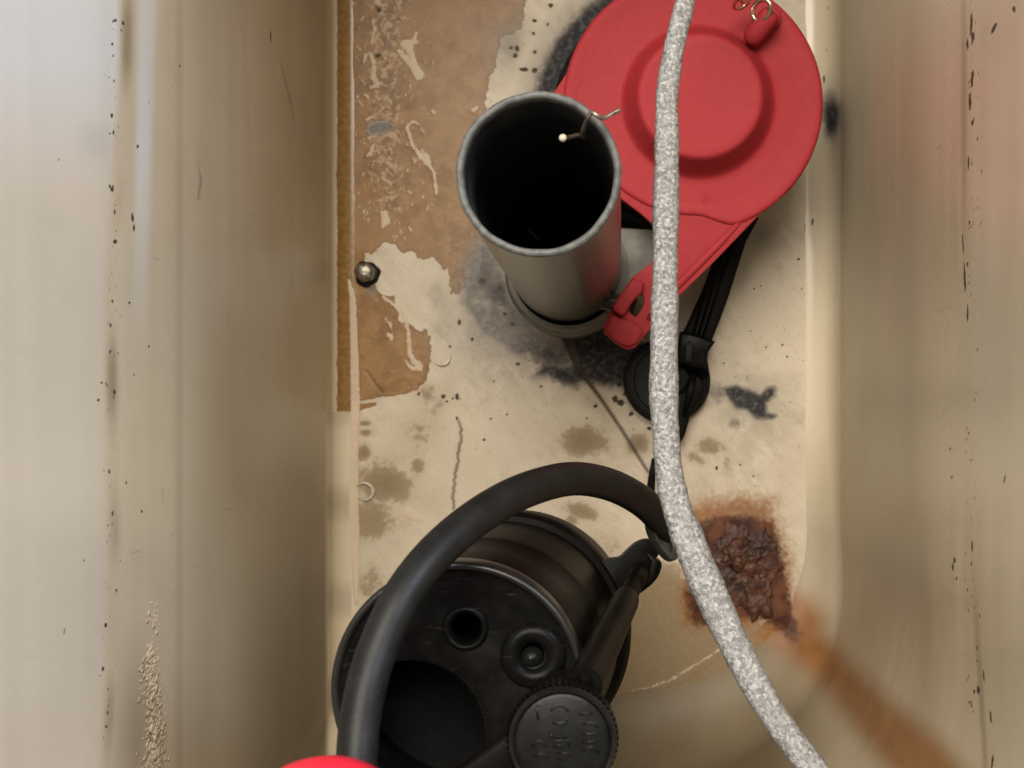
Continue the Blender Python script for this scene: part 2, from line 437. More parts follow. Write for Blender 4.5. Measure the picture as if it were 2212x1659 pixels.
PALE_LINES = [
    [(880, 272, 4), (893, 262, 4), (905, 268, 3), (918, 292, 2)], [(878, 272, 4), (890, 310, 5), (905, 335, 5), (922, 352, 6), (938, 372, 4), (940, 395, 4), (943, 420, 4)], [(912, 325, 5), (922, 340, 7), (928, 352, 5)],
    [(793, 300, 3), (815, 292, 4), (840, 278, 4), (852, 272, 3)], [(792, 258, 4), (805, 252, 4)],
    [(805, 40, 4), (810, 60, 5), (803, 90, 4)], [(800, 115, 4), (808, 140, 6), (806, 165, 7), (815, 185, 6), (800, 190, 4)], [(790, 118, 4), (785, 135, 3)],
    [(808, 312, 3), (803, 328, 5), (793, 338, 4)], [(828, 462, 9), (834, 478, 10), (826, 490, 5)], [(865, 660, 3), (878, 690, 5), (882, 720, 5), (886, 765, 6), (893, 780, 7), (906, 790, 8), (910, 798, 4), (888, 795, 5), (877, 782, 3)],
    [(825, 640, 4), (845, 655, 3), (856, 664, 4)], [(840, 725, 6), (846, 730, 5)], [(833, 690, 4), (842, 700, 3), (848, 720, 2)], [(875, 95, 12), (900, 90, 6)], [(880, 105, 6), (900, 150, 9), (912, 165, 7)], [(860, 110, 6), (890, 140, 9), (905, 165, 10)], [(900, 70, 4), (888, 100, 5), (893, 130, 5)],
    [(1024, 238, 6), (1030, 232, 5)], [(933, 240, 5), (938, 244, 4)], [(815, 5, 8), (820, -12, 8)], [(788, 205, 4), (795, 212, 3)], [(762, 425, 5), (765, 432, 3)],
    [(776, 218, 3), (784, 232, 2)], [(986, 1160, 10), (1000, 1145, 8)], [(880, 1105, 12), (905, 1120, 10)],
]
rs = random.Random(3); NPL = len(PALE_LINES)
for _ in range(230):
    x = rs.gauss(845, 55); y = rs.uniform(-60, 520); a = rs.uniform(0.6, 2.2); L = rs.uniform(2, 12)
    PALE_LINES.append([(x, y, rs.uniform(1.0, 3.0)), (x + math.cos(a) * L, y + math.sin(a) * L, rs.uniform(0.6, 2.6))])
HIGHLIGHT_RIDGE = [(746, -300, 3.5), (746, 300, 4), (747, 540, 4), (750, 600, 4.5), (762, 640, 7), (766, 760, 9), (768, 880, 10), (766, 960, 9), (764, 1080, 10), (766, 1160, 11), (769, 1230, 8), (770, 1300, 3)]  # pale raised line that paints in the highlight along the floor crease
CRACK = [(1219, 728, 6), (1244, 785, 5.0), (1275, 830, 4.2), (1300, 864, 3.2), (1340, 924, 2.8), (1400, 1020, 2.2)]
CRACK2 = [(987, 905, 1.8), (996, 930, 2.2), (995, 955, 2.2), (991, 975, 2.6), (989, 1000, 2), (985, 1020, 2.4), (981, 1045, 2.0), (978, 1070, 2.2), (979, 1100, 2)]
jit = random.Random(5)
def wob(line, amp=2.2, k=5):
    out = []
    for (a, b) in zip(line[:-1], line[1:]):
        for i in range(k):
            t = i / k
            out.append((a[0] + (b[0] - a[0]) * t + jit.uniform(-amp, amp), a[1] + (b[1] - a[1]) * t, a[2] + (b[2] - a[2]) * t))
    out.append(line[-1]); return out
CRACK2 = wob(CRACK2)

def stains(X, Y, Z, wall, side=None):  # stains, plus painted wall shade and the crease highlight
    n = X.size
    z = lambda: np.zeros(n)
    film = hard(sd_poly(X, Y, FILM_UP), 14) if not wall else z()
    mold = z(); grey = z(); rust = z(); ochre = z(); orange = z(); tan = z(); pale = z(); dots = z(); crack = z(); clean = z()
    # --- floor-bound
    if not wall:
        mold = np.maximum(mold, hard(sd_poly(X, Y, MOLD), 24))
        mold = np.maximum(mold, 0.95 * hard(sd_poly(X, Y, STAR), 13))
        mold = np.maximum(mold, 0.50 * blob(X, Y, 1550, 850, 50, 40)); mold = np.maximum(mold, 0.55 * blob(X, Y, 1590, 915, 22, 20)); mold = np.maximum(mold, 0.4 * blob(X, Y, 1600, 815, 40, 18))
        grey = np.maximum(grey, np.clip(0.55 + sd_poly(X, Y, GREY, 120) / 40, 0, 1))
        grey = np.maximum(grey, 0.6 * blob(X, Y, 1620, 870, 75, 60)); grey = np.maximum(grey, 0.55 * blob(X, Y, 1640, 510, 50, 40, -0.8)); grey = np.maximum(grey, 0.45 * blob(X, Y, 945, 640, 25, 45)); grey = np.maximum(grey, 0.5 * blob(X, Y, 1600, 600, 20, 60, 0.4))
        # black halo round the flush valve
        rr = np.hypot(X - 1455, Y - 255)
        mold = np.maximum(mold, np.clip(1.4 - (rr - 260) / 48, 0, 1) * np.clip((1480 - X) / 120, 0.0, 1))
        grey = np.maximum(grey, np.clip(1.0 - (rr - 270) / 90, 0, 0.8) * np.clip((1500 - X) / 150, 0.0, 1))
        grey = np.maximum(grey, 0.9 * np.maximum(blob(X, Y, 1290, 740, 130, 75, 0.3), blob(X, Y, 1090, 680, 110, 120, 0.6) ** 0.7)); mold = np.maximum(mold, 0.85 * blob(X, Y, 1330, 705, 95, 75)); mold = np.maximum(mold, 0.60 * blob(X, Y, 1195, 775, 95, 40, 0.35))
        grey = np.maximum(grey, 0.8 * blob(X, Y, 800, 618, 12, 26, -0.25)); tan = np.maximum(tan, 0.7 * blob(X, Y, 778, 575, 24, 30))
        mold = np.maximum(mold, 0.46 * blob(X, Y, 1075, 640, 55, 120, -0.5))
        # dull tan areas on the lower floor
        for q in ((1262, 952, 52, 34, 0.1, .95), (1240, 965, 30, 24, 0, .8), (1378, 958, 26, 22, -0.4, .9), (1225, 840, 30, 20, 0, .35), (1290, 870, 40, 20, .3, .4), (830, 1045, 62, 42, 0.2, .95), (800, 1120, 60, 60, 0, .75), (800, 1260, 40, 40, 0, .6), (905, 930, 40, 60, 0.5, .5), (880, 990, 60, 30, -0.6, .4), (900, 1010, 20, 24, 0, .7), (890, 1075, 60, 30, 0.2, .4), (790, 935, 16, 10, 0, .8), (788, 915, 14, 7, 0, .8), (785, 980, 16, 20, 0.3, .9), (1255, 1105, 40, 18, .3, .85), (1235, 1125, 20, 16, 0, .7), (1300, 1180, 60, 40, 0, .5), (1280, 1000, 70, 25, 0, .35), (745, 1040, 14, 28, 0, .9), (740, 1240, 26, 30, 0, .6), (1535, 965, 36, 20, 0.2, .75), (1500, 990, 30, 16, 0.4, .6), (1570, 1000, 10, 20, 0.2, .6), (1500, 1060, 60, 40, 0, .35), (1700, 900, 30, 200, 0, .18), (1765, 150, 14, 60, 0.1, .45), (800, 862, 26, 14, 0, .4), (920, 850, 30, 25, 0.2, .6), (945, 880, 20, 50, 0.5, .5)):
            tan = np.maximum(tan, q[5] * blob(X, Y, *q[:5]) ** 0.7)
        tan = np.maximum(tan, 0.9 * np.clip(0.5 + sd_poly(X, Y, [(1340, 1260), (1400, 1210), (1450, 1215), (1560, 1300), (1640, 1340), (1720, 1330), (1760, 1420), (1640, 1560), (1300, 1600), (1280, 1400)], 80) / 60, 0, 1))
        pale = np.maximum(pale, np.clip(0.5 + sd_line(X, Y, HIGHLIGHT_RIDGE) / 5, 0, 1))
        pale = np.maximum(pale, 0.55 * np.clip(0.5 + sd_line(X, Y, [(1350, 1494, 2), (1400, 1486, 4), (1450, 1468, 5), (1510, 1432, 5), (1560, 1400, 3)]) / 7, 0, 1)); tan = np.maximum(tan, np.clip(0.5 + sd_line(X, Y, [(1350, 1506, 8), (1410, 1498, 9), (1470, 1476, 9), (1540, 1432, 9), (1610, 1372, 6)]) / 14, 0, 1))
        for i_, L in enumerate(PALE_LINES): pale = np.maximum(pale, (0.80 if i_ < NPL else 0.70) * np.clip(0.5 + sd_line(X, Y, L, 20) / (7 if i_ < NPL else 4), 0, 1))
        for q in FLOOR_SPOTS:
            m = (np.abs(X - q[0]) < 40) & (np.abs(Y - q[1]) < 40)
            if m.any(): dots[m] = np.maximum(dots[m], 0.80 * spot(X[m], Y[m], *q[:4], *(q[4:5] or (0,)), w=0.9))
        crack = np.maximum(np.clip(0.6 + sd_line(X, Y, CRACK) / 4, 0, 1), 0.85 * np.clip(0.5 + sd_line(X, Y, CRACK2) / 3, 0, 1))
        crack = np.maximum(crack, 0.5 * np.clip(0.5 + sd_line(X, Y, [(790, 800, 1.5), (815, 835, 2.5), (823, 845, 3)]) / 3, 0, 1))
        grey = np.maximum(grey, 0.95 * hard(sd_poly(X, Y, [(795, 268), (812, 262), (835, 260), (850, 268), (850, 280), (825, 290), (800, 292), (792, 282)], 20), 6) * 1.0)
        film = np.where(sd_poly(X, Y, [(795, 268), (812, 262), (835, 260), (850, 268), (850, 280), (825, 290), (800, 292), (792, 282)], 20) > 0, 0.2, film)
        grey = np.maximum(grey, 0.7 * blob(X, Y, 1100, 95, 35, 60, 0.3))
    ochre = np.maximum(ochre, hard(np.minimum(np.minimum(X - 728, 758 - X + (12 if wall else 0)), 889 - Y), 6)) if wall else hard(np.minimum(np.minimum(X - 728, 744 + np.clip((Y - 560) * 0.15, 0, 14) - X), 889 - Y), 6)
    if not wall: ochre = np.maximum(ochre, hard(sd_poly(X, Y, [(772, 872), (812, 868), (815, 876), (775, 888)], 20), 6))
    # --- rust
    rust = np.maximum(rust, np.clip(0.5 + sd_poly(X, Y, RUST) / 56, 0, 1))
    orange = np.maximum(orange, np.clip(0.5 + sd_poly(X, Y, RUSTO, 100) / (36 if wall else 70), 0, 1) * 0.95)
    # drip running down the corner wall
    st = sd_line(X, Y, [(1640, 1270, 50), (1690, 1330, 52), (1740, 1388, 50), (1800, 1450, 48), (1880, 1540, 56), (1990, 1650, 72), (2120, 1800, 70)], 120)
    orange = np.maximum(orange, np.clip(0.45 + st / 95, 0, 1) * np.clip(1.15 - (Y - 1350) / 1500, 0.5, 1) * np.clip((X - 1640) / 40, 0, 1) * 0.95)
    if wall:
        # left wall: clean white porcelain over the old water line, scum and painted shade below
        lw = X < 900
        wl = 236 + 6 * np.sin(Y / 160.0) - 0.012 * (Y - 800) + np.where(Y < 500, 18 * (500 - np.clip(Y, -400, 500)) / 500, 0)
        above = np.clip((wl - X) / 14, 0, 1) * lw
        stain_hi = np.clip((Y - 120) / 330 + 0.0, 0, 1)       # creamier lower down
        clean = np.maximum(clean, above * (0.97 - 0.72 * stain_hi))
        clean = np.maximum(clean, lw * 0.92 * np.exp(-((X - 318 + np.clip(Y, 0, 2000) * 0.022) / 19) ** 4) * np.clip((760 - Y) / 420, 0, 1))
        tan = np.maximum(tan, lw * np.clip((X - 330) / 110, 0, 1) * 0.30 * np.clip((714 - X) / 14, 0.15, 1)); tan = np.maximum(tan, lw * 0.95 * np.clip((X - 360) / 300, 0, 1) ** 1.2 * np.clip((Y - 560) / 900, 0, 1) * np.clip((714 - X) / 14, 0, 1))  # browns the lower left wall: shade put into the colour
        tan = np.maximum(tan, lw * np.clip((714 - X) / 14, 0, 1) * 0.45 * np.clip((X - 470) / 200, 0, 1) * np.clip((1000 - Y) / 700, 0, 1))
        tan = np.maximum(tan, lw * 0.62 * np.exp(-((X - wl - 12) / 17) ** 2) * np.clip(0.45 + 0.35 * np.sin(Y / 57.0) + 0.3 * np.sin(Y / 131.0 + 1), 0.1, 1))
        tan = np.maximum(tan, lw * 0.5 * blob(X, Y, 205, 300, 45, 50) ** .7); tan = np.maximum(tan, lw * 0.55 * blob(X, Y, 290, 1580, 60, 230))
        tan = np.maximum(tan, lw * 0.35 * np.exp(-((X - 388) / 14) ** 2))
        tan = np.maximum(tan, lw * 0.55 * (np.clip(0.5 + sd_line(X, Y, [(600, 110, 1), (610, 150, 4), (625, 210, 5), (640, 280, 3)]) / 8, 0, 1)))
        tan = np.maximum(tan, lw * 0.6 * (np.clip(0.5 + sd_line(X, Y, [(425, 340, 1), (434, 390, 5), (428, 430, 4)]) / 8, 0, 1)))
        for q in ((150, 1230, 40, 8), (110, 1290, 50, 6), (170, 1320, 40, 10), (90, 1250, 60, 7), (160, 1180, 30, 20), (130, 1370, 8, 22), (80, 1420, 60, 18), (190, 1430, 30, 40), (60, 760, 50, 30), (150, 640, 45, 60), (120, 480, 60, 40)):
            tan = np.maximum(tan, lw * 0.22 * blob(X, Y, *q))
        R2 = random.Random(17)
        for _ in range(46):      # thin scratches and dried drip marks
            left = R2.random() < 0.65
            x0 = R2.uniform(300, 690) if left else R2.uniform(1830, 2080); y0 = R2.uniform(-20, 1600)
            if R2.random() < 0.6:
                a_ = math.atan2(y0 - NY, x0 - NX); L_ = R2.uniform(12, 60)
            else:
                a_ = math.pi / 2 + R2.uniform(-0.12, 0.12); L_ = R2.uniform(20, 110)
            tan = np.maximum(tan, R2.uniform(0.25, 0.6) * np.clip(0.5 + sd_line(X, Y, [(x0, y0, 0.6), (x0 + math.cos(a_) * L_ * .5, y0 + math.sin(a_) * L_ * .5 + 2, 1.6), (x0 + math.cos(a_) * L_, y0 + math.sin(a_) * L_, 0.4)]) / 3, 0, 1))
        R = random.Random(11)
        Ls = [(248, 44, 8, 6), (266, 50, 5, 7), (262, 66, 4, 6), (245, 120, 4, 7), (243, 95, 5, 5), (246, 175, 4, 6), (241, 250, 5, 8), (245, 285, 5, 8), (237, 288, 4, 4), (242, 410, 7, 10), (237, 402, 5, 5), (248, 458, 4, 10), (249, 522, 7, 8), (286, 470, 4.5, 14), (289, 492, 4, 10), (298, 316, 5, 7), (301, 305, 3, 4), (321, 222, 3, 6), (388, 143, 3, 5), (585, 78, 2.5, 16), (280, 654, 4, 6), (321, 748, 4.5, 6), (290, 810, 2.5, 5), (247, 847, 5, 9), (220, 827, 6, 6), (231, 832, 4, 5), (212, 865, 5, 5), (273, 1043, 3.5, 5), (236, 1018, 4, 8), (237, 760, 4, 6), (239, 702, 5, 8), (243, 650, 4, 5), (235, 940, 3, 5), (233, 1135, 3, 5), (231, 1170, 4, 7), (236, 1210, 4, 5), (243, 1110, 4, 9), (225, 1260, 3, 4), (306, 1105, 4, 6), (228, 1350, 5, 8), (222, 1445, 6, 9), (217, 1460, 5, 6), (232, 1540, 4, 8), (230, 1570, 5, 6), (181, 1210, 4, 6), (139, 1365, 3, 14, 0.1)]
        for _ in range(150): Ls.append((242 - 0.010 * (R.random() * 0 + 0) + R.gauss(0, 9), R.uniform(-60, 1700), R.uniform(1.0, 2.6), R.uniform(1.6, 5)))
        for _ in range(40): Ls.append((R.uniform(20, 600), R.uniform(-20, 1660), R.uniform(0.8, 1.7), R.uniform(1.2, 2.5)))
        Rs = [(2098, 50, 5, 32, .05), (2090, 95, 4, 20), (2102, 80, 5, 20), (2100, 170, 5, 30, .05), (2095, 220, 5, 28, .05), (2100, 265, 5, 10), (2112, 300, 3, 8), (2092, 350, 3, 22), (2094, 480, 3, 8), (2090, 570, 3, 6), (2080, 525, 2.5, 40, -.06), (2084, 600, 3.5, 50, -.03), (2090, 680, 3, 30), (2052, 970, 3, 6), (2056, 1030, 3, 5), (2062, 1210, 4, 10), (2058, 1225, 4, 12), (2066, 1250, 3, 7), (2113, 1490, 7, 14, -.2), (2104, 1495, 5, 8), (2125, 1460, 3, 22, -.1), (2140, 1550, 4, 22, -.15), (2144, 1645, 4, 24, .1), (2105, 1075, 3, 6), (2170, 1035, 3, 14, .2), (2100, 1180, 3, 18), (2148, 60, 5, 24, .5), (2190, 20, 8, 10), (2116, 1330, 3, 8), (2110, 1400, 3, 8)]
        for _ in range(110): Rs.append((2100 + R.gauss(0, 9), R.uniform(-60, 1700), R.uniform(1.2, 2.4), R.uniform(3, 9)))
        Rs += [(1755, 480, 4, 22, .25), (1790, 20, 3, 12), (1780, 170, 4, 16), (1786, 105, 3, 10)]
        for q in Ls + Rs:
            q = (q[0], q[1], q[2] * 0.72, q[3] * 0.8) + tuple(q[4:])
            m = (np.abs(X - q[0]) < 90) & (np.abs(Y - q[1]) < 90)
            if m.any(): dots[m] = np.maximum(dots[m], 0.82 * spot(X[m], Y[m], *q[:4], *(q[4:5] or (0,)), w=0.8))
        # right wall
        rw = X > 1760
        wr = 2098 + np.where(Y > 900, (Y - 900) * 0.062, 0)
        tan = np.maximum(tan, rw * np.clip((wr - 20 - X) / 110, 0, 1) * 0.42 * np.clip((X - 1765) / 40, 0, 1))
        tan = np.maximum(tan, rw * 0.55 * np.exp(-((X - wr + 16) / 10) ** 2) * np.clip(0.5 + 0.5 * np.sin(Y / 210.0 + 0.5), 0, 1))
        clean = np.maximum(clean, rw * 0.12 * np.clip((X - wr) / 12, 0, 1))
        grey = np.maximum(grey, 0.95 * blob(X, Y, 1800, 255, 22, 70)); mold = np.maximum(mold, 0.85 * blob(X, Y, 1795, 252, 24, 62))
        tan = np.maximum(tan, rw * 0.4 * blob(X, Y, 1960, 1180, 30, 110, -0.25)); tan = np.maximum(tan, 0.95 * np.clip((Y - 1320) / 80, 0, 1) * np.clip((1960 - X) / 320, 0.25 * (Y > 1400), 1) * (X > 900)); tan = np.maximum(tan, 0.5 * np.clip((Y - 800) / 350, 0, 1) * np.clip((1900 - X) / 120, 0, 1) * (X > 1600))  # brown blotch, then shade painted over the end wall and right corner
        tan = np.maximum(tan, 0.55 * ((X < 760) & (X > 705)) * np.clip(0.3 + np.sin(Y / 33.0) * 0.5, 0, 1) * (Y > 889))
    else:
        mold = np.maximum(mold, 0.9 * blob(X, Y, 1788, 255, 16, 60))
    orange = np.maximum(orange, 1.0 * blob(X, Y, 1706, 1345, 60, 75, -0.8) ** 0.6); rust = np.maximum(rust, 0.8 * blob(X, Y, 1700, 1345, 30, 60, -0.5))
    relief = 0.00012 * np.clip(pale * 2 - 0.6, 0, 1) + (0 if wall else 0.0003 * np.clip(0.5 + sd_line(X, Y, HIGHLIGHT_RIDGE) / 6, 0, 1)) - 0.0007 * crack + 0.0006 * np.clip(rust * 2 - 0.7, 0, 1)
    A = np.stack([film, np.clip(mold, 0, 1), np.clip(grey, 0, 1), rust], 1)
    B = np.stack([ochre, np.clip(orange, 0, 1), np.clip(tan, 0, 1), pale], 1)
    scr = z() if wall else np.clip(np.exp(-((X - 835) / 75) ** 2) * np.clip((560 - Y) / 120, 0, 1) * 1.0 + 0.55 * blob(X, Y, 850, 760, 70, 90), 0, 1)
    C = np.stack([scr, dots, crack, np.clip(clean, 0, 1)], 1)
    return A, B, C, relief

def set_attr(me, name, arr):
    at_ = me.color_attributes.new(name, 'FLOAT_COLOR', 'POINT')
    at_.data.foreach_set("color", arr.astype(np.float32).ravel())
def grid_mesh(name, V, nu, nv, wrap=False):
    """V (nu*nv,3), index u*nv+v"""
    iu = np.arange(nu if wrap else nu - 1); iv = np.arange(nv - 1)
    U, W = np.meshgrid(iu, iv, indexing='ij')
    a = U * nv + W; b = ((U + 1) % nu) * nv + W
    q = np.stack([a, b, b + 1, a + 1], -1).reshape(-1, 4)
    me = bpy.data.meshes.new(name)
    me.vertices.add(len(V)); me.vertices.foreach_set("co", V.astype(np.float32).ravel())
    me.loops.add(q.size); me.loops.foreach_set("vertex_index", q.astype(np.int32).ravel())
    me.polygons.add(len(q)); me.polygons.foreach_set("loop_start", np.arange(0, q.size, 4, dtype=np.int32))
    me.update(calc_edges=True)
    me.polygons.foreach_set("use_smooth", np.ones(len(q), bool))
    return me
def vnoise(x, y, f, seed):
    r = np.random.default_rng(seed); o = np.zeros(np.shape(x))
    for k in range(7):
        a = r.uniform(0, 2 * math.pi); p = r.uniform(0, 6.28); g = f * r.uniform(0.5, 1.7)
        o = o + np.sin((x * math.cos(a) + y * math.sin(a)) * g + p)
    return o / 7

# ------------------------------------------------------------------ toilet tank
tank = thing("toilet_tank", "stained cream porcelain inside of an emptied toilet tank", "toilet tank")
XL, XR, YB, YT = -0.083, 0.0683, -0.0945, 0.215
# floor sheet
nx, ny = 400, 860
gx = np.linspace(XL - 0.006, XR + 0.006, nx); gy = np.linspace(-0.156, YT + 0.004, ny)
GX, GY = np.meshgrid(gx, gy, indexing='ij')
x = GX.ravel(); y = GY.ravel(); zz = np.zeros_like(x)
X = NX + x / H * F; Y = NY - y / H * F
A, B, C, rel = stains(X, Y, zz, False)
zz = rel + 0.00012 * vnoise(x, y, 160, 1)
me = grid_mesh("tank_floor", np.stack([x, y, zz], 1), nx, ny)
for nm, arr in (("stain_a", A), ("stain_shade_b", B), ("stain_c", C)): set_attr(me, nm, arr)
o_floor = link("tank_floor", me, m_floor, tank, False)

# wall shell: crease outline -> fillet -> wall -> rim
def outline():
    pts = []
    def seg(p, q, step):
        n = max(2, int(math.dist(p, q) / step))
        for i in range(n): t = i / n; pts.append((p[0] + (q[0] - p[0]) * t, p[1] + (q[1] - p[1]) * t))
    def arc(cx, cy, r, a0, a1, n):
        for i in range(n):
            a = a0 + (a1 - a0) * i / n; pts.append((cx + r * math.cos(a), cy + r * math.sin(a)))
    rl, rr, rt = 0.013, 0.052, 0.03
    YL = -0.112
    seg((XL, YT - rt), (XL, YL + rl), 0.0005)
    arc(XL + rl, YL + rl, rl, math.pi, 1.5 * math.pi, 50)
    seg((XL + rl, YL), (XR - rr - 0.004, YB - 0.0003), 0.0008)
    arc(XR - rr, YB + rr, rr, -math.pi / 2, 0, 170)
    seg((XR, YB + rr), (XR, YT - rt), 0.0005)
    arc(XR - rt, YT - rt, rt, 0, math.pi / 2, 30)
    seg((XR - rt, YT), (XL + rt, YT), 0.003)
    arc(XL + rt, YT - rt, rt, math.pi / 2, math.pi, 30)
    return np.array(pts)
OUT = outline(); nu = len(OUT)
tg = np.roll(OUT, -1, 0) - np.roll(OUT, 1, 0)
nrm = np.stack([tg[:, 1], -tg[:, 0]], 1); nrm /= np.linalg.norm(nrm, axis=1, keepdims=True)
nrm = -nrm if (nrm[10, 0] > 0) else nrm
for _ in range(40): nrm = (np.roll(nrm, 1, 0) + np.roll(nrm, -1, 0) + nrm) / 3
nrm /= np.linalg.norm(nrm, axis=1, keepdims=True)
lf = np.clip(-nrm[:, 0], 0, 1) ** 2; rf = np.clip(nrm[:, 0], 0, 1) ** 2; bf = np.clip(-nrm[:, 1], 0, 1) ** 1.5
RAD = 0.007 * lf + 0.011 * rf + 0.026 * bf + 0.012 * np.clip(nrm[:, 1], 0, 1) ** 2
FLR = 0.0667 * lf + 0.008 * rf + 0.02 * bf + 0.03 * np.clip(nrm[:, 1], 0, 1) ** 2
TH = np.radians(np.linspace(3, 90, 22))
hs = np.concatenate([np.linspace(0, 1, 420)[1:] * 0.272])
prof_n = len(TH) + len(hs)
Vv = np.zeros((nu, prof_n, 3))
for k, t in enumerate(TH):
    off = RAD * np.sin(t) * 1.0 - RAD * math.sin(TH[0]); hz = RAD * (math.cos(TH[0]) - np.cos(t))
    Vv[:, k, 0] = OUT[:, 0] + nrm[:, 0] * off; Vv[:, k, 1] = OUT[:, 1] + nrm[:, 1] * off; Vv[:, k, 2] = hz
for k, h in enumerate(hs):
    zj = RAD * (math.cos(TH[0])); oj = RAD * (1 - math.sin(TH[0]))
    z_ = zj + (0.28 - zj) * h / 0.272
    off = oj + FLR * (z_ - zj)
    Vv[:, len(TH) + k, 0] = OUT[:, 0] + nrm[:, 0] * off; Vv[:, len(TH) + k, 1] = OUT[:, 1] + nrm[:, 1] * off; Vv[:, len(TH) + k, 2] = z_
wav = 0.00035 * vnoise(Vv[:, :, 1] + Vv[:, :, 0], Vv[:, :, 2], 70, 4) * np.clip((Vv[:, :, 2] - 0.01) / 0.03, 0, 1)
wav += 0.00009 * vnoise(Vv[:, :, 1] * 0.15 + Vv[:, :, 0], Vv[:, :, 2], 330, 9) * np.clip((Vv[:, :, 2] - 0.02) / 0.03, 0, 1)
Vv[:, :, 0] += nrm[:, 0:1] * wav; Vv[:, :, 1] += nrm[:, 1:2] * wav
# outer rim lip and outside
lipo = []
for (o2, z2) in ((0.002, 0.2825), (0.010, 0.284), (0.013, 0.281), (0.0135, 0.20)):
    q = Vv[:, -1, :].copy(); q[:, 0] = Vv[:, prof_n - 1, 0] + nrm[:, 0] * o2; q[:, 1] = Vv[:, prof_n - 1, 1] + nrm[:, 1] * o2; q[:, 2] = z2
    lipo.append(q[:, None, :])
Vv = np.concatenate([Vv] + lipo, 1); nv = Vv.shape[1]
Vf = Vv.reshape(-1, 3)
dd = H - Vf[:, 2]
X = NX + Vf[:, 0] / dd * F; Y = NY - Vf[:, 1] / dd * F
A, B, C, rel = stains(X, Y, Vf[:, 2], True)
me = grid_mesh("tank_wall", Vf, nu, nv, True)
for nm, arr in (("stain_a", A), ("stain_shade_b", B), ("stain_c", C)): set_attr(me, nm, arr)
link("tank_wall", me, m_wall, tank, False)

# mineral crust grown on the left wall
def left_wall(X_, Y_):
    q = (NX - X_) / F
    z_ = (q * H - 0.08917) / (0.0667 + q)
    return at(X_, Y_, z_)
bm = bmesh.new()
R = random.Random(21)
for _ in range(900):
    yy = R.uniform(1295, 1690); t = (yy - 1295) / 360
    cl_ = math.sin(yy / 19.0) + math.sin(yy / 47.0 + 1)
    if yy < 1390 and R.random() < 0.6 - 0.25 * cl_: continue
    xx = R.gauss(331 + 5 * math.sin(yy / 40) + t * 4, (7 + 6 * min(1, t * 1.6)) * (0.7 + 0.3 * R.random()))
    c = left_wall(xx, yy)
    r = R.uniform(0.00022, 0.00062) * (1.7 if R.random() < 0.10 else 1)
    q = bmesh.ops.create_icosphere(bm, subdivisions=1, radius=r)
    sy, sz = R.uniform(0.7, 1.4), R.uniform(1.5, 3.6)
    for v in q['verts']:
        v.co = Vector((v.co.x * 0.09 * R.uniform(0.7, 1.3), v.co.y * sy * R.uniform(0.75, 1.25), v.co.z * sz * R.uniform(0.75, 1.25))) + c
crust = bm_obj("mineral_crust", bm, m_crust, tank)
crust["kind"] = "stuff"

# ------------------------------------------------------------------ flush valve
fv = thing("flush_valve", "grey plastic flush valve with open overflow pipe beside red flapper", "flush valve")
T0, T1 = (-0.0131, 0.0482), (-0.0109, 0.0433)
pz0, pz1 = 0.038, 0.200
bm = bmesh.new()
lathe(bm, [(0.0170, pz0), (0.0170, 0.06), (0.0170, 0.12), (0.0170, pz1 - 0.003), (0.01705, pz1 - 0.0012)], T1, T0, 96, pz0, pz1)
bm_obj("overflow_pipe", bm, m_grey, fv)
bm = bmesh.new()
lathe(bm, [(0.01708, pz1 - 0.0014), (0.01715, pz1 - 0.0006), (0.0169, pz1), (0.01595, pz1 + 0.0001), (0.01555, pz1 - 0.0006), (0.0155, pz1 - 0.003)], T1, T0, 96, pz0, pz1,
      rfun=lambda r, z, a: r * (1 + 0.004 * math.sin(5 * a + 1) + 0.003 * math.sin(13 * a)))
bm_obj("pipe_rim", bm, m_rim, fv)
bm = bmesh.new()
rg = lathe(bm, [(0.0155, pz1 - 0.0025), (0.0155, 0.14), (0.0154, 0.06), (0.0150, 0.02), (0.0001, 0.0195)], T1, T0, 96, pz0, pz1)
bm_obj("pipe_bore", bm, m_bore, fv)
cc = P2(1228, 588, 0.034)
bm = bmesh.new()
lathe(bm, [(0.0172, 0.043), (0.0186, 0.0425), (0.0190, 0.040), (0.0188, 0.036), (0.0199, 0.0345), (0.0200, 0.026), (0.0194, 0.022), (0.0192, 0.010), (0.0194, 0.004), (0.0194, -0.001)], cc, None, 80)
bm_obj("pipe_collar", bm, m_grey2, fv, angle=40)
sc_ = (0.0250, 0.0940)
bm = bmesh.new()
lathe(bm, [(0.020, 0.0), (0.036, 0.001), (0.0365, 0.004), (0.0335, 0.006), (0.028, 0.030), (0.030, 0.046), (0.0312, 0.050), (0.030, 0.051), (0.026, 0.046), (0.027, 0.0)], sc_, None, 80)
bm_obj("valve_seat", bm, m_grey2, fv, angle=40)
bm = bmesh.new()
gc = P2(1450, 250, 0.008)
lathe(bm, [(0.030, -0.001), (0.0388, 0.0), (0.0396, 0.004), (0.0390, 0.009), (0.0375, 0.0105), (0.034, 0.0105), (0.0332, 0.008), (0.030, 0.008)], gc, None, 90)
bm_obj("rubber_gasket", bm, m_rub, fv)
bm = bmesh.new()
br = [P2(x, y, 0.042) for x, y in ((1262, 480), (1340, 492), (1425, 497), (1500, 520), (1450, 590), (1330, 655), (1262, 690), (1230, 600))]
prism(bm, [br], 0.042, 0.030, 0.0006)
bm_obj("valve_bridge", bm, m_grey2, fv, angle=35)
for px, py in ((1345, 655), (1098, 470)):
    bm = bmesh.new()
    c0 = at(1260 if px > 1200 else 1165, 640 if px > 1200 else 520, 0.046); c1 = at(px + 28, py + 8, 0.047)
    tube(bm, [c0, c0.lerp(c1, 0.5), c1], 0.0028, 16)
    bm_obj("hinge_peg", bm, m_grey, fv, angle=40)

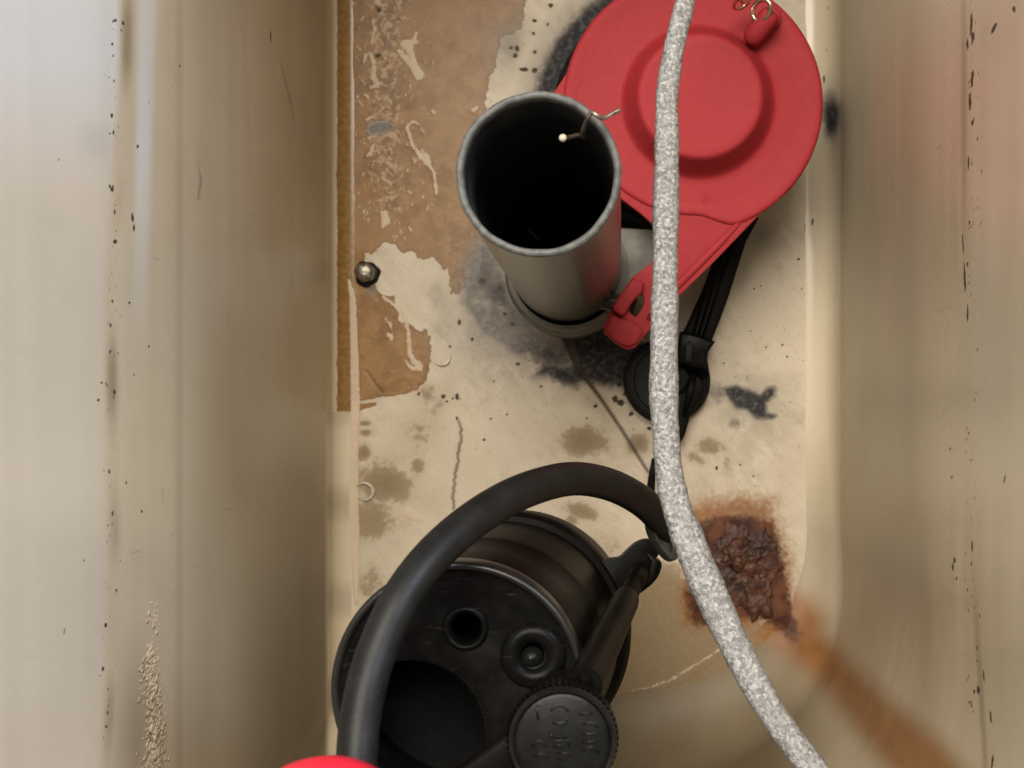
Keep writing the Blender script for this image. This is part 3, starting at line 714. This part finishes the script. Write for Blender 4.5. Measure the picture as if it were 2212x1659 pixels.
# ------------------------------------------------------------------ flapper
fl = thing("flapper", "red rubber flapper with raised round dome closing the flush valve", "flapper")
FZ = 0.056
Cd = (1497, 222)
outer = []
arcp = lambda cx, cy, r, a0, a1, n: [(cx + r * math.cos(math.radians(a0 + (a1 - a0) * i / (n - 1))), cy + r * math.sin(math.radians(a0 + (a1 - a0) * i / (n - 1)))) for i in range(n)]
# photo-space angles (y down): sweep from lower right over right, top, to the left tangent
outer += arcp(1497, 222, 281, 44, -142, 70)
outer += [(1240, 134), (1200, 194), (1150, 262), (1098, 332), (1052, 408), (1034, 452), (1046, 486), (1078, 492), (1102, 470), (1128, 420), (1165, 372), (1215, 362)]
outer += [(1262, 385), (1300, 408), (1345, 432), (1385, 462), (1412, 486), (1428, 512), (1428, 545), (1404, 570), (1367, 598), (1341, 635), (1322, 666), (1303, 705), (1306, 720), (1326, 738), (1348, 753), (1360, 755), (1373, 750), (1388, 730)]
outer += [(1464, 642), (1534, 574), (1611, 494), (1652, 452)]
hole = [(1361, 660), (1372, 646), (1384, 634), (1390, 640), (1392, 652), (1386, 668), (1374, 684), (1366, 681), (1359, 672)]
def flz(x, y): return FZ
bm = bmesh.new()
lo = [P2(x, y, FZ) for x, y in outer]; lh = [P2(x, y, FZ) for x, y in hole]
prism(bm, [lo, lh], FZ, FZ - 0.0030, 0.0006)
bm_obj("flapper_plate", bm, m_red, fl, angle=38)
# disc + dome as one turned piece: step, dished ring, edge bead, dome
cw = at(Cd[0], Cd[1], FZ)
bm = bmesh.new()
pr = [(0.0391, -0.0006), (0.0391, 0.0001), (0.0387, 0.0007), (0.0378, 0.0009), (0.0360, 0.0008), (0.0340, 0.0006), (0.0300, 0.0007), (0.0262, 0.0009), (0.0236, 0.0009), (0.0229, 0.0011), (0.0223, 0.0017), (0.0213, 0.0036), (0.0190, 0.0086), (0.0184, 0.0098), (0.0179, 0.0103), (0.0172, 0.0105), (0.0155, 0.0104), (0.0080, 0.0102), (0.0002, 0.0101)]
n = 128
rings = []
uax = Vector((-0.59, -0.81)).normalized()
def disc_r(r, a):
    # round edge ends in a shallow arc toward the two hinge arms
    return r
dcen = at(1508, 222, FZ)
for k, (r, dz) in enumerate(pr):
    ring = []
    f = min(1.0, max(0.0, (0.030 - r) / 0.006))
    for i in range(n):
        a = 2 * math.pi * i / n
        cx = cw.x + (dcen.x - cw.x) * f; cy = cw.y + (dcen.y - cw.y) * f
        dirv = Vector((math.cos(a), math.sin(a)))
        rr = r
        if r > 0.030:
            c = dirv.dot(uax)          # toward the hinges the step sits further in
            s = max(0.0, min(1.0, (c - 0.55) / 0.25)); s = s * s * (3 - 2 * s)
            rr = r * (1 - 0.13 * s) - 0.0003
        ring.append(bm.verts.new((cx + dirv.x * rr, cy + dirv.y * rr, FZ + dz)))
    rings.append(ring)
for A_, B_ in zip(rings[:-1], rings[1:]):
    for i in range(n): bm.faces.new((A_[i], A_[(i + 1) % n], B_[(i + 1) % n], B_[i]))
bm.faces.new(rings[-1])
bm_obj("flapper_dome", bm, m_red, fl, angle=60)
# rib along each arm and raised ear frame
bm = bmesh.new()
tube(bm, [at(x, y, FZ + 0.0001) for x, y in ((1606, 470), (1560, 520), (1500, 580), (1452, 628), (1400, 690))], [0.0006, 0.0011, 0.0012, 0.0012, 0.0008], 10, flat=0.7)
bm_obj("arm_rib", bm, m_red, fl)
bm = bmesh.new()
tube(bm, [at(x, y, FZ + 0.0001) for x, y in ((1268, 160), (1236, 205), (1200, 256), (1140, 330))], [0.0006, 0.0011, 0.0012, 0.0008], 10, flat=0.7)
bm_obj("arm_rib", bm, m_red, fl)
bm = bmesh.new()
ear = [(1367, 600), (1392, 610), (1386, 632), (1372, 646), (1361, 660), (1352, 674), (1345, 684), (1327, 672), (1322, 662), (1341, 635)]
prism(bm, [[P2(x, y, FZ + 0.0035) for x, y in ear]], lambda x, y: FZ + 0.0042, FZ - 0.0002, 0.0007)
bm_obj("ear_rim", bm, m_red, fl, angle=35)
bm = bmesh.new()
ear2 = [(1306, 712), (1322, 676), (1345, 688), (1362, 692), (1376, 700), (1390, 715), (1376, 742), (1357, 750), (1330, 738)]
prism(bm, [[P2(x, y, FZ + 0.001) for x, y in ear2]], FZ + 0.0014, FZ - 0.0002, 0.0007)
bm_obj("ear_tip", bm, m_red, fl, angle=35)
# lug for the chain
bm = bmesh.new()
p0 = at(1622, 84, FZ + 0.006); p1 = at(1664, 32, FZ + 0.009)
pts = [p0.lerp(p1, t) for t in (-0.16, -0.08, 0.05, 0.2, 0.5, 0.8, 1.0, 1.12)]
tube(bm, pts, [0.0010, 0.0022, 0.0029, 0.0031, 0.0031, 0.0031, 0.0030, 0.0022], 24)
bm_obj("chain_lug", bm, m_red, fl)
bm = bmesh.new()
prism(bm, [[P2(x, y, FZ + 0.002) for x, y in ((1610, 96), (1628, 104), (1650, 92), (1684, 52), (1686, 30), (1668, 14), (1640, 40))]], FZ + 0.0045, FZ, 0.001)
bm_obj("lug_base", bm, m_red, fl, angle=40)

# lift chain: ring through the lug and links running up to the lever
ch = thing("lift_chain", "small metal chain hooked on the red flapper lug at the top edge", "chain")
def link_ring(name, c, ax1, ax2, r, wr, mat, elong=1.0):
    bm = bmesh.new(); n = 28
    pts = [c + ax1 * (math.cos(2 * math.pi * i / n) * r * elong) + ax2 * (math.sin(2 * math.pi * i / n) * r) for i in range(n)]
    rings = []
    nn = ax1.cross(ax2).normalized()
    for p in pts:
        rad = (p - c).normalized()
        rings.append([bm.verts.new(p + rad * wr * math.cos(2 * math.pi * k / 10) + nn * wr * math.sin(2 * math.pi * k / 10)) for k in range(10)])
    for i in range(n):
        A_, B_ = rings[i], rings[(i + 1) % n]
        for k in range(10): bm.faces.new((A_[k], A_[(k + 1) % 10], B_[(k + 1) % 10], B_[k]))
    return bm_obj(name, bm, mat, ch)
lc = at(1645, 22, FZ + 0.011)
link_ring("ring", lc, Vector((0.62, 0.3, 0.5)).normalized(), Vector((-0.3, 0.9, 0.1)).normalized(), 0.0027, 0.0007, m_brass, 1.2)
for k in range(7):
    c = at(1603, 4, 0.074).lerp(at(1520, -120, 0.172), k / 6)
    d = (at(1520, -120, 0.172) - at(1603, 4, 0.074)).normalized()
    s = d.cross(Vector((0, 0, 1))).normalized(); u = s.cross(d)
    link_ring("chain_link", c, d, s if k % 2 else u, 0.0028, 0.0006, m_brass, 3.0)

# ------------------------------------------------------------------ wire clip on the pipe rim
bm = bmesh.new()
wp = [(1340, 237, .203), (1322, 246, .2035), (1304, 255, .2045), (1290, 250, .206), (1279, 243, .2055), (1270, 256, .204), (1262, 274, .200), (1258, 290, .196), (1262, 297, .193), (1250, 292, .194), (1234, 296, .196), (1218, 298, .198)]
wpts = [at(*p) for p in smooth_path(wp, 60)]
tube(bm, wpts, 0.00050, 10)
for v in list(bm.verts): pass
cl = bm_obj("wire_clip", bm, m_wire)
tag(cl, "thin bent rusty wire clip hooked over the overflow pipe rim", "wire clip")
bm = bmesh.new(); s = bmesh.ops.create_uvsphere(bm, u_segments=16, v_segments=10, radius=0.00085)
for v in s['verts']: v.co += at(1216, 298, .1982)
bm_obj("wire_tip", bm, m_flake, cl)

# ------------------------------------------------------------------ lever arm
la = [(1512, -150, 20, .171), (1486, -40, 20, .172), (1481, 0, 21, .172), (1455, 110, 23, .174), (1441, 208, 24.5, .176), (1441, 295, 26, .178), (1439, 417, 28.5, .181), (1437, 573, 28, .184), (1435, 717, 30, .188), (1434, 856, 31.5, .191), (1438, 935, 29.5, .193), (1445, 1015, 30, .195), (1460, 1090, 32, .197), (1489, 1170, 35, .199), (1524, 1257, 36.5, .202), (1588, 1395, 34, .206), (1664, 1534, 31, .211), (1755, 1659, 30, .216), (1850, 1770, 30, .22), (1990, 1890, 30, .226), (2150, 2010, 30, .230)]
sp = smooth_path(la, 260)
pts = [at(p[0], p[1], p[3]) for p in sp]
rj = random.Random(9); ph = [rj.uniform(0, 6) for _ in range(4)]
rad = []
for i, p in enumerate(sp):
    rad.append(p[2] / F * (H - p[3]) * (1 + 0.025 * math.sin(i * 0.37 + ph[0]) + 0.02 * math.sin(i * 0.83 + ph[1]) + 0.015 * rj.uniform(-1, 1)))
bm = bmesh.new()
tube(bm, pts, rad, 28, flat=0.72, power=2.7, jitter=0.012)
lv = bm_obj("flush_lever_arm", bm, m_ox)
tag(lv, "white mottled oxidised metal lever arm crossing over the red flapper", "lever arm")

# ------------------------------------------------------------------ fill valve
val = thing("fill_valve", "black plastic fill valve with float cup and round knob", "fill valve")
b0, b1, z0, z1 = (-0.0253, -0.0597), (-0.0292, -0.0574), 0.117, 0.205
bm = bmesh.new()
prof = [(0.012, 0.078), (0.029, 0.079), (0.0318, 0.084), (0.0326, 0.100), (0.0328, 0.112), (0.0326, 0.1165), (0.0316, 0.1185), (0.0302, 0.1186), (0.0299, 0.121), (0.0296, 0.135), (0.0292, 0.141), (0.0288, 0.156), (0.0284, 0.160), (0.0283, 0.1610), (0.0279, 0.162), (0.0272, 0.180), (0.0262, 0.192), (0.0256, 0.1955)]
lathe(bm, prof, b0, b1, 110, z0, z1)
bm_obj("float_cup", bm, m_blk2, val, angle=35)
bm = bmesh.new()
lathe(bm, [(0.013, 0.0), (0.013, 0.08)], b0, b1, 40, z0, z1); bm_obj("shank", bm, m_blk2, val)
bm = bmesh.new()
lathe(bm, [(0.021, -0.001), (0.021, 0.010), (0.019, 0.012), (0.013, 0.012)], (-0.0205, -0.0625), None, 6); bm_obj("base_nut", bm, m_blk2, val, smooth=False)
# cap plate with openings
CZ = 0.205
cc = at(990, 1490, CZ); pxm = F / (H - CZ)
R0 = 270 / pxm
def inrim(pts, rim):
    out = []
    for x, y in pts:
        dx, dy = x - cc.x, y - cc.y; d = math.hypot(dx, dy)
        if d > rim: x, y = cc.x + dx / d * rim, cc.y + dy / d * rim
        out.append((x, y))
    return out
oc = at(885, 1590, CZ)
big = inrim(circle2(oc.x, oc.y, 160 / pxm, 72), R0 - 0.0026)
# drop duplicate/collinear neighbours created by the rim clamp
bb = [big[0]]
for p in big[1:]:
    if math.dist(p, bb[-1]) > 0.0004: bb.append(p)
if math.dist(bb[0], bb[-1]) < 0.0004: bb.pop()
sc1 = at(1005, 1358, CZ); sc2 = at(1148, 1416, CZ)
small = circle2(sc1.x, sc1.y, 33 / pxm, 40); but = circle2(sc2.x, sc2.y, 26 / pxm, 36)
bm = bmesh.new()
prism(bm, [circle2(cc.x, cc.y, R0 - 0.0005, 120), bb, small, but], CZ - 0.0012, CZ - 0.010, 0.0005)
bm_obj("cap_plate", bm, m_blk, val, angle=30)
bm = bmesh.new()
lathe(bm, [(R0 - 0.0012, CZ - 0.0014), (R0 - 0.0010, CZ - 0.0002), (R0 - 0.0004, CZ + 0.0003), (R0 + 0.0003, CZ + 0.0001), (R0 + 0.0006, CZ - 0.0008), (R0 + 0.0005, CZ - 0.0095)], (cc.x, cc.y), None, 128)
bm_obj("cap_rim", bm, m_gloss, val)
bm = bmesh.new()
prism(bm, [circle2(cc.x, cc.y, R0 - 0.001, 60)], CZ - 0.030, CZ - 0.032)
bm_obj("inner_floor", bm, m_void, val, smooth=False)
bm = bmesh.new()
lathe(bm, [(R0 - 0.0012, CZ - 0.0015), (R0 - 0.0012, CZ - 0.031)], (cc.x, cc.y), None, 80)
bm_obj("inner_wall", bm, m_void, val)
# collar of the small hole, button ring and slot
bm = bmesh.new()
lathe(bm, [(33 / pxm, CZ - 0.006), (33.5 / pxm, CZ - 0.0009), (37 / pxm, CZ - 0.0002), (42 / pxm, CZ + 0.0001), (47 / pxm, CZ - 0.0003), (51 / pxm, CZ - 0.0013)], (sc1.x, sc1.y), None, 64)
bm_obj("vent_collar", bm, m_blk, val)
bm = bmesh.new()
sb = at(1152, 1418, CZ)
lathe(bm, [(27 / pxm, CZ - 0.004), (29 / pxm, CZ - 0.0008), (40 / pxm, CZ + 0.0004), (58 / pxm, CZ + 0.0003), (68 / pxm, CZ - 0.0004), (73 / pxm, CZ - 0.0013)], (sb.x, sb.y), None, 64)
bm_obj("button_collar", bm, m_blk, val)
bm = bmesh.new()
lathe(bm, [(26 / pxm, CZ - 0.0028), (18 / pxm, CZ - 0.0016), (9 / pxm, CZ - 0.0008), (1 / pxm, CZ - 0.0006)], (sb.x - 0.0005, sb.y - 0.0007), None, 40)
bm_obj("button", bm, m_knob, val)
# moulded ticks along the large opening
bm = bmesh.new()
for k in range(34):
    a = math.radians(92 - k * 3.6) ; rr = 166 / pxm
    c = Vector((oc.x + rr * math.cos(a), oc.y + rr * math.sin(a), CZ - 0.0010))
    if (c.xy - Vector((cc.x, cc.y))).length > R0 - 0.002: continue
    t = Vector((math.cos(a - 0.5), math.sin(a - 0.5), 0))
    L = random.uniform(0.0004, 0.0013)
    tube(bm, [c - t * L, c + t * L], 0.00008, 6)
bm_obj("edge_ticks", bm, m_blk, val)
# knob
KZ = 0.235; kc = at(1214.5, 1603, KZ); kp = F / (H - KZ); KR = 117 / kp
bm = bmesh.new()
nt = 54
lathe(bm, [(KR - 0.0015, KZ - 0.010), (KR + 0.0001, KZ - 0.0095), (KR + 0.0003, KZ - 0.0016)], (kc.x, kc.y), None, nt * 4,
      rfun=lambda r, z, a: r + 0.00022 * math.copysign(min(1, abs(2 * math.sin(a * nt))), math.sin(a * nt)))
bm_obj("knob_grip", bm, m_blk2, val, angle=25)
bm = bmesh.new()
rg = lathe(bm, [(KR + 0.00015, KZ - 0.0018), (KR + 0.0001, KZ - 0.0006), (KR - 0.0003, KZ), (KR - 0.0008, KZ - 0.0001), (KR - 0.0012, KZ - 0.0010), (KR - 0.0014, KZ - 0.0013), (KR - 0.0020, KZ - 0.0011), (0.0002, KZ - 0.0011)], (kc.x, kc.y), None, 96)
bm.faces.new(rg[-1])
kb = bm_obj("knob", bm, m_knob, val, angle=40)
# moulded marks on the knob face (worn lettering reads only as strokes)
bm = bmesh.new()
def stroke(pts, wd=4.2):
    tube(bm, [at(x, y, KZ - 0.00105) for x, y in pts], wd / kp / 1.4, 8, flat=0.45)
S = lambda u, v: (1069.8 + u * 0.1404, 1426.4 + v * 0.1404)     # detail crop -> photo units
stroke([S(640, 690), S(645, 800), S(660, 910)])
stroke(arcp(*S(990, 830), 19, 200, 340, 10)); stroke(arcp(*S(990, 830), 19, 20, 120, 7))
stroke([S(880, 960), S(1000, 990), S(1110, 960)])
stroke([S(870, 1120), S(860, 1175), S(1100, 1185)], 5)
stroke([S(910, 1360), S(915, 1240), S(1130, 1235), S(1140, 1330)], 3.6)
stroke([S(985, 1290), S(990, 1340)], 6)
stroke([S(1290, 830), S(1500, 820)], 3.6); stroke([S(1340, 990), S(1480, 960), S(1590, 1030)], 3.6)
stroke([S(1320, 1110), S(1450, 1140), S(1600, 1120)], 3.6); stroke([S(1330, 1270), S(1580, 1240)], 3.6)
stroke([S(1340, 1400), S(1470, 1330), S(1590, 1420)], 3.6)
stroke([S(560, 1330), S(680, 1240), S(790, 1340)], 3.6); stroke([S(600, 1480), S(700, 1440), S(820, 1500)], 3.6)
stroke([S(950, 1430), S(1160, 1430), S(1150, 1520), S(960, 1520)], 3.6)
bm_obj("knob_marks", bm, m_knob, kb)
bm = bmesh.new()
lathe(bm, [(0.0075, 0.19), (0.0075, KZ - 0.0095)], (kc.x + 0.0003, kc.y + 0.001), None, 32); bm_obj("knob_post", bm, m_blk2, val)
# lever bar from the knob
bm = bmesh.new()
pp = [at(1150, 1590, .222), at(1090, 1632, .222), at(1010, 1690, .222), at(930, 1750, .222)]
tube(bm, pp, 0.0034, 20, flat=0.7, power=4)
bm_obj("valve_lever", bm, m_blk2, val, angle=40)
# float lug, adjusting rod and its sleeve
LZ = 0.1175
lug = [(1250, 1235), (1300, 1212), (1336, 1206), (1352, 1192), (1372, 1175), (1394, 1167), (1412, 1172), (1421, 1188), (1422, 1200), (1417, 1206), (1424, 1211), (1429, 1217), (1428, 1230), (1420, 1248), (1406, 1264), (1388, 1278), (1376, 1288), (1366, 1306), (1352, 1330), (1310, 1340), (1270, 1300)]
lh = spline_loop([(1302, 1276), (1312, 1262), (1322, 1266), (1318, 1284), (1306, 1292)], 20)
bm = bmesh.new()
prism(bm, [[P2(x, y, LZ) for x, y in spline_loop(lug, 90)], [P2(x, y, LZ) for x, y in lh]], LZ, LZ - 0.006, 0.0010)
bm_obj("float_lug", bm, m_blk, val, angle=40)
bm = bmesh.new()
r0 = at(1383, 1232, LZ + 0.002); r1 = at(1262, 1480, 0.224)
tp = [r0.lerp(r1, i / 119) for i in range(120)]
tube(bm, tp, [0.0023 + 0.00022 * math.sin(i * 2.2) for i in range(120)], 18)
bm_obj("adjusting_rod", bm, m_blk2, val)
bm = bmesh.new()
s0 = r0.lerp(r1, 0.30)
tp = [s0.lerp(r1, t) for t in (0, 0.02, 0.06, 0.3, 0.6, 1.0)]
tube(bm, tp, [0.0026, 0.0031, 0.0033, 0.0034, 0.0036, 0.0036], 24)
bm_obj("rod_sleeve", bm, m_blk2, val, angle=40)
bm = bmesh.new()
tube(bm, [at(1398, 1196, LZ + 0.0006), at(1414, 1212, LZ + 0.0006), at(1404, 1244, LZ + 0.0006), at(1390, 1262, LZ + 0.0006)], [0.0006, 0.0011, 0.0011, 0.0006], 10)
bm_obj("lug_clip", bm, m_rub, val)

# ------------------------------------------------------------------ refill hose
hp = [(735, 1800, .243), (768, 1725, .243), (770, 1650, .242), (776, 1570, .240), (790, 1490, .238), (815, 1405, .235), (862, 1300, .231), (925, 1212, .225), (1003, 1138, .216), (1090, 1080, .204), (1170, 1047, .190), (1245, 1034, .177), (1320, 1048, .163), (1385, 1082, .150), (1432, 1127, .140), (1462, 1172, .130)]
pts = [at(*p) for p in smooth_path(hp, 90)]
hs_ = tag(bpy.data.objects.new("refill_hose", None), "thick black rubber refill hose arching over the fill valve, cut end loose", "hose")
COL.objects.link(hs_)
bm = bmesh.new()
tube(bm, pts, 0.00375, 32)
bm_obj("hose_wall", bm, m_hose, hs_, angle=50)
# slanted cut end
bm = bmesh.new()
ec = at(1434, 1164, .1405)
ax = (at(1462, 1208, .136) - at(1408, 1118, .140)); 
L = ax.length / 2; ax.normalize(); bx = Vector((0.62, 0.5, -0.25)).normalized()
n = 32; rings = []
for rr, dz in ((1.0, -0.004), (1.0, 0.0), (0.9, 0.0004), (0.62, 0.0002), (0.58, -0.0015)):
    rings.append([bm.verts.new(ec + ax * math.cos(2 * math.pi * i / n) * L * rr + bx * math.sin(2 * math.pi * i / n) * 0.0021 * rr + Vector((0.3, 0.2, 1)).normalized() * dz) for i in range(n)])
for A_, B_ in zip(rings[:-1], rings[1:]):
    for i in range(n): bm.faces.new((A_[i], A_[(i + 1) % n], B_[(i + 1) % n], B_[i]))
bm.faces.new(rings[-1])
bm_obj("cut_end", bm, m_cut, hs_, angle=50)

# ------------------------------------------------------------------ red cap at the lower edge
rc = at(688, 1857, 0.268); kp2 = F / (H - 0.268)
bm = bmesh.new()
RR = 205 / kp2
lathe(bm, [(RR * 0.6, .250), (RR * .9, .254), (RR * 1.0, .262), (RR * 0.94, .2665), (RR * 0.8, .268), (RR * 0.3, .2685), (0.0002, .2685)], (rc.x, rc.y), None, 64)
redc = bm_obj("red_cap", bm, m_redp)
tag(redc, "bright red plastic cap peeking in at the lower edge beside the hose", "cap")
bm = bmesh.new()
lathe(bm, [(0.0050, 0.170), (0.0052, 0.22), (0.0060, 0.222), (0.0060, 0.256)], (rc.x - 0.004, rc.y - 0.012), None, 32)
bm_obj("cap_stem", bm, m_redp, redc)
bm = bmesh.new()
p0 = at(762, 1700, .262); p1 = at(788, 1668, .262)
tube(bm, [p0, p0.lerp(p1, .5), p1, p1 + (p1 - p0) * 0.1], [0.0020, 0.0021, 0.0017, 0.0008], 20, flat=0.8)
bm_obj("cap_tab", bm, m_redp, redc)

# ------------------------------------------------------------------ black strap and washer on the floor
ws = thing("bolt_washer", "round black rubber washer with bolt head on the tank floor below the strap", "washer")
wc = at(1441, 822, 0.004)
bm = bmesh.new()
rg = lathe(bm, [(0.0145, 0.0), (0.0144, 0.0045), (0.0138, 0.0052), (0.0112, 0.0054), (0.0108, 0.0062), (0.0072, 0.0064)], (wc.x, wc.y), None, 64)
bm.faces.new(rg[-1])
bm_obj("washer", bm, m_rub, ws, angle=50)
bm = bmesh.new()
rg = lathe(bm, [(0.0062, 0.0068), (0.0062, 0.0100), (0.0050, 0.0112)], (wc.x + 0.002, wc.y + 0.001), None, 6)
bm.faces.new(rg[-1])
bm_obj("bolt_head", bm, m_blk2, ws, smooth=False)
st_ = thing("rubber_strap", "flat black strap running from under the red flapper to the washer", "strap")
bm = bmesh.new()
sl = [(1560, 470), (1640, 470), (1612, 522), (1590, 590), (1574, 641), (1556, 690), (1537, 737), (1500, 742), (1473, 722), (1485, 700), (1508, 648), (1528, 600), (1545, 550)]
def strapz(x, y): return 0.016
prism(bm, [[P2(x, y, .014) for x, y in sl]], 0.0145, 0.010, 0.0008)
bm_obj("strap_band", bm, m_blk2, st_, angle=35)
bm = bmesh.new()
for off in (0.25, 0.5, 0.75):
    a = at(1600 - 60 * (1 - off), 520, .0146); b = at(1530 - 46 * (1 - off), 728, .0146)
    tube(bm, [a, b], 0.0005, 8, flat=0.7)
bm_obj("strap_rib", bm, m_blk2, st_)
bm = bmesh.new()
bl = [(1470, 716), (1500, 722), (1545, 738), (1530, 760), (1528, 775), (1534, 812), (1520, 800), (1490, 792), (1462, 785), (1464, 750)]
prism(bm, [[P2(x, y, .016) for x, y in bl]], 0.017, 0.006, 0.0010)
bm_obj("strap_buckle", bm, m_blk, st_, angle=35)
bm = bmesh.new()
prism(bm, [[P2(x, y, .018) for x, y in ((1478, 748), (1490, 736), (1500, 752), (1494, 780), (1480, 784))]], 0.0185, 0.012, 0.0006)
bm_obj("buckle_stud", bm, m_rub, st_, angle=35)
bm = bmesh.new()
tl = [(1448, 800), (1500, 800), (1522, 820), (1520, 856), (1503, 880), (1490, 902), (1484, 925), (1478, 944), (1468, 959), (1455, 948), (1440, 900)]
prism(bm, [[P2(x, y, .009) for x, y in tl]], 0.0095, 0.003, 0.0010)
bm_obj("strap_tail", bm, m_blk2, st_, angle=35)
bm = bmesh.new()
tube(bm, [at(1498, 808, .0098), at(1490, 850, .0098), at(1478, 900, .0098)], [0.0012, 0.0014, 0.0006], 10, flat=0.8)
bm_obj("tail_rib", bm, m_blk2, st_)

# thin black line (tail of the strap) beside the lever, falling behind the hose
bm = bmesh.new()
tube(bm, [at(1412, 990, .004), at(1408, 1030, .003), at(1404, 1080, .002), at(1402, 1120, .0015)], [0.0006, 0.0012, 0.0015, 0.0014], 10, flat=0.6)
tag(bm_obj("black_strip", bm, m_blk2), "short thin black strip on the floor between lever arm and hose", "strip")

# ------------------------------------------------------------------ bolts, flakes
sb = thing("corroded_screw", "small corroded metal screw head beside the left wall", "screw")
c = at(790, 590, 0.003)
bm = bmesh.new()
rg = lathe(bm, [(0.0044, -0.0004), (0.0041, 0.0014), (0.0036, 0.0020), (0.0030, 0.0020)], (c.x, c.y), None, 40, rfun=lambda r, z, a: r * (1 + 0.06 * math.sin(3 * a + 1) + 0.04 * math.sin(7 * a)))
bm.faces.new(rg[-1]); bm_obj("screw_seat", bm, m_rub, sb)
bm = bmesh.new()
rg = lathe(bm, [(0.0032, 0.0016), (0.0032, 0.0036), (0.0027, 0.0046), (0.0017, 0.0051), (0.0004, 0.0052)], (c.x - 0.0002, c.y + 0.0002), None, 40, rfun=lambda r, z, a: r * (1 + 0.05 * math.sin(6 * a) + 0.05 * math.sin(2 * a + z * 900)))
bm.faces.new(rg[-1]); bm_obj("screw_head", bm, m_chrome, sb)
rb = thing("rusted_bolt", "heavily rusted lumpy bolt in the lower right floor corner", "bolt")
from mathutils import noise as mnoise
def lump(bm, c, rx, ry, rz, seed, amp=0.3, sub=5):
    q = bmesh.ops.create_icosphere(bm, subdivisions=sub, radius=1.0)
    off = Vector((seed * 3.1, seed * 1.7, 0))
    for v in q['verts']:
        p = Vector((v.co.x * rx, v.co.y * ry, 0))
        edge_ = 1 + 0.35 * mnoise.fractal(Vector((v.co.x, v.co.y, 0)) * 1.6 + off, 0.9, 2.1, 4)
        hh = 0.6 + 0.6 * mnoise.fractal(p * 200 + off, 0.9, 2.1, 5) + 0.22 * mnoise.fractal(Vector((p.x * 900, p.y * 300, 0)) + off, 0.8, 2.1, 4)
        v.co = Vector((p.x * edge_ + c.x, p.y * edge_ + c.y, max(-0.0005, v.co.z * rz * max(0.15, hh) + c.z * 0.6)))
bm = bmesh.new(); lump(bm, at(1608, 1225, 0.001), 0.0112, 0.0140, 0.0013, 3, 0.16, 6); bm_obj("rusted_washer", bm, m_rust, rb)
bm = bmesh.new(); lump(bm, at(1600, 1200, 0.0025), 0.0062, 0.0056, 0.0022, 8, 0.2); bm_obj("bolt_head", bm, m_rust, rb)
bm = bmesh.new()
lump(bm, at(1640, 1290, 0.003), 0.0045, 0.0075, 0.0014, 12, 0.3); bm_obj("rust_scale", bm, m_rust, rb)
bm = bmesh.new(); lump(bm, at(1555, 1300, 0.001), 0.0055, 0.0045, 0.0009, 15, 0.3); bm_obj("rust_scale", bm, m_rust, rb)

def flake(name, pts, rads, label):
    bm = bmesh.new()
    p = smooth_path(pts, 24)
    rr = np.interp(np.linspace(0, 1, 24), np.linspace(0, 1, len(rads)), rads)
    tube(bm, [at(q[0], q[1], 0.0006) for q in p], list(rr), 10, flat=0.9)
    return tag(bm_obj(name, bm, m_flake), label, "flake")
flake("curled_flake", [(941, 783), (952, 788), (964, 785), (971, 776), (974, 762)], [0.0002, 0.0005, 0.0006, 0.0004, 0.00015], "pale crescent flake on bare cream floor right of the brown film")
flake("curled_flake", [(770, 1050), (785, 1043), (800, 1049), (806, 1062), (800, 1076), (786, 1080), (775, 1074)], [0.0002, 0.0004, 0.0005, 0.0006, 0.0004, 0.0003, 0.0002], "pale hooked flake in the brown patch by the left wall")
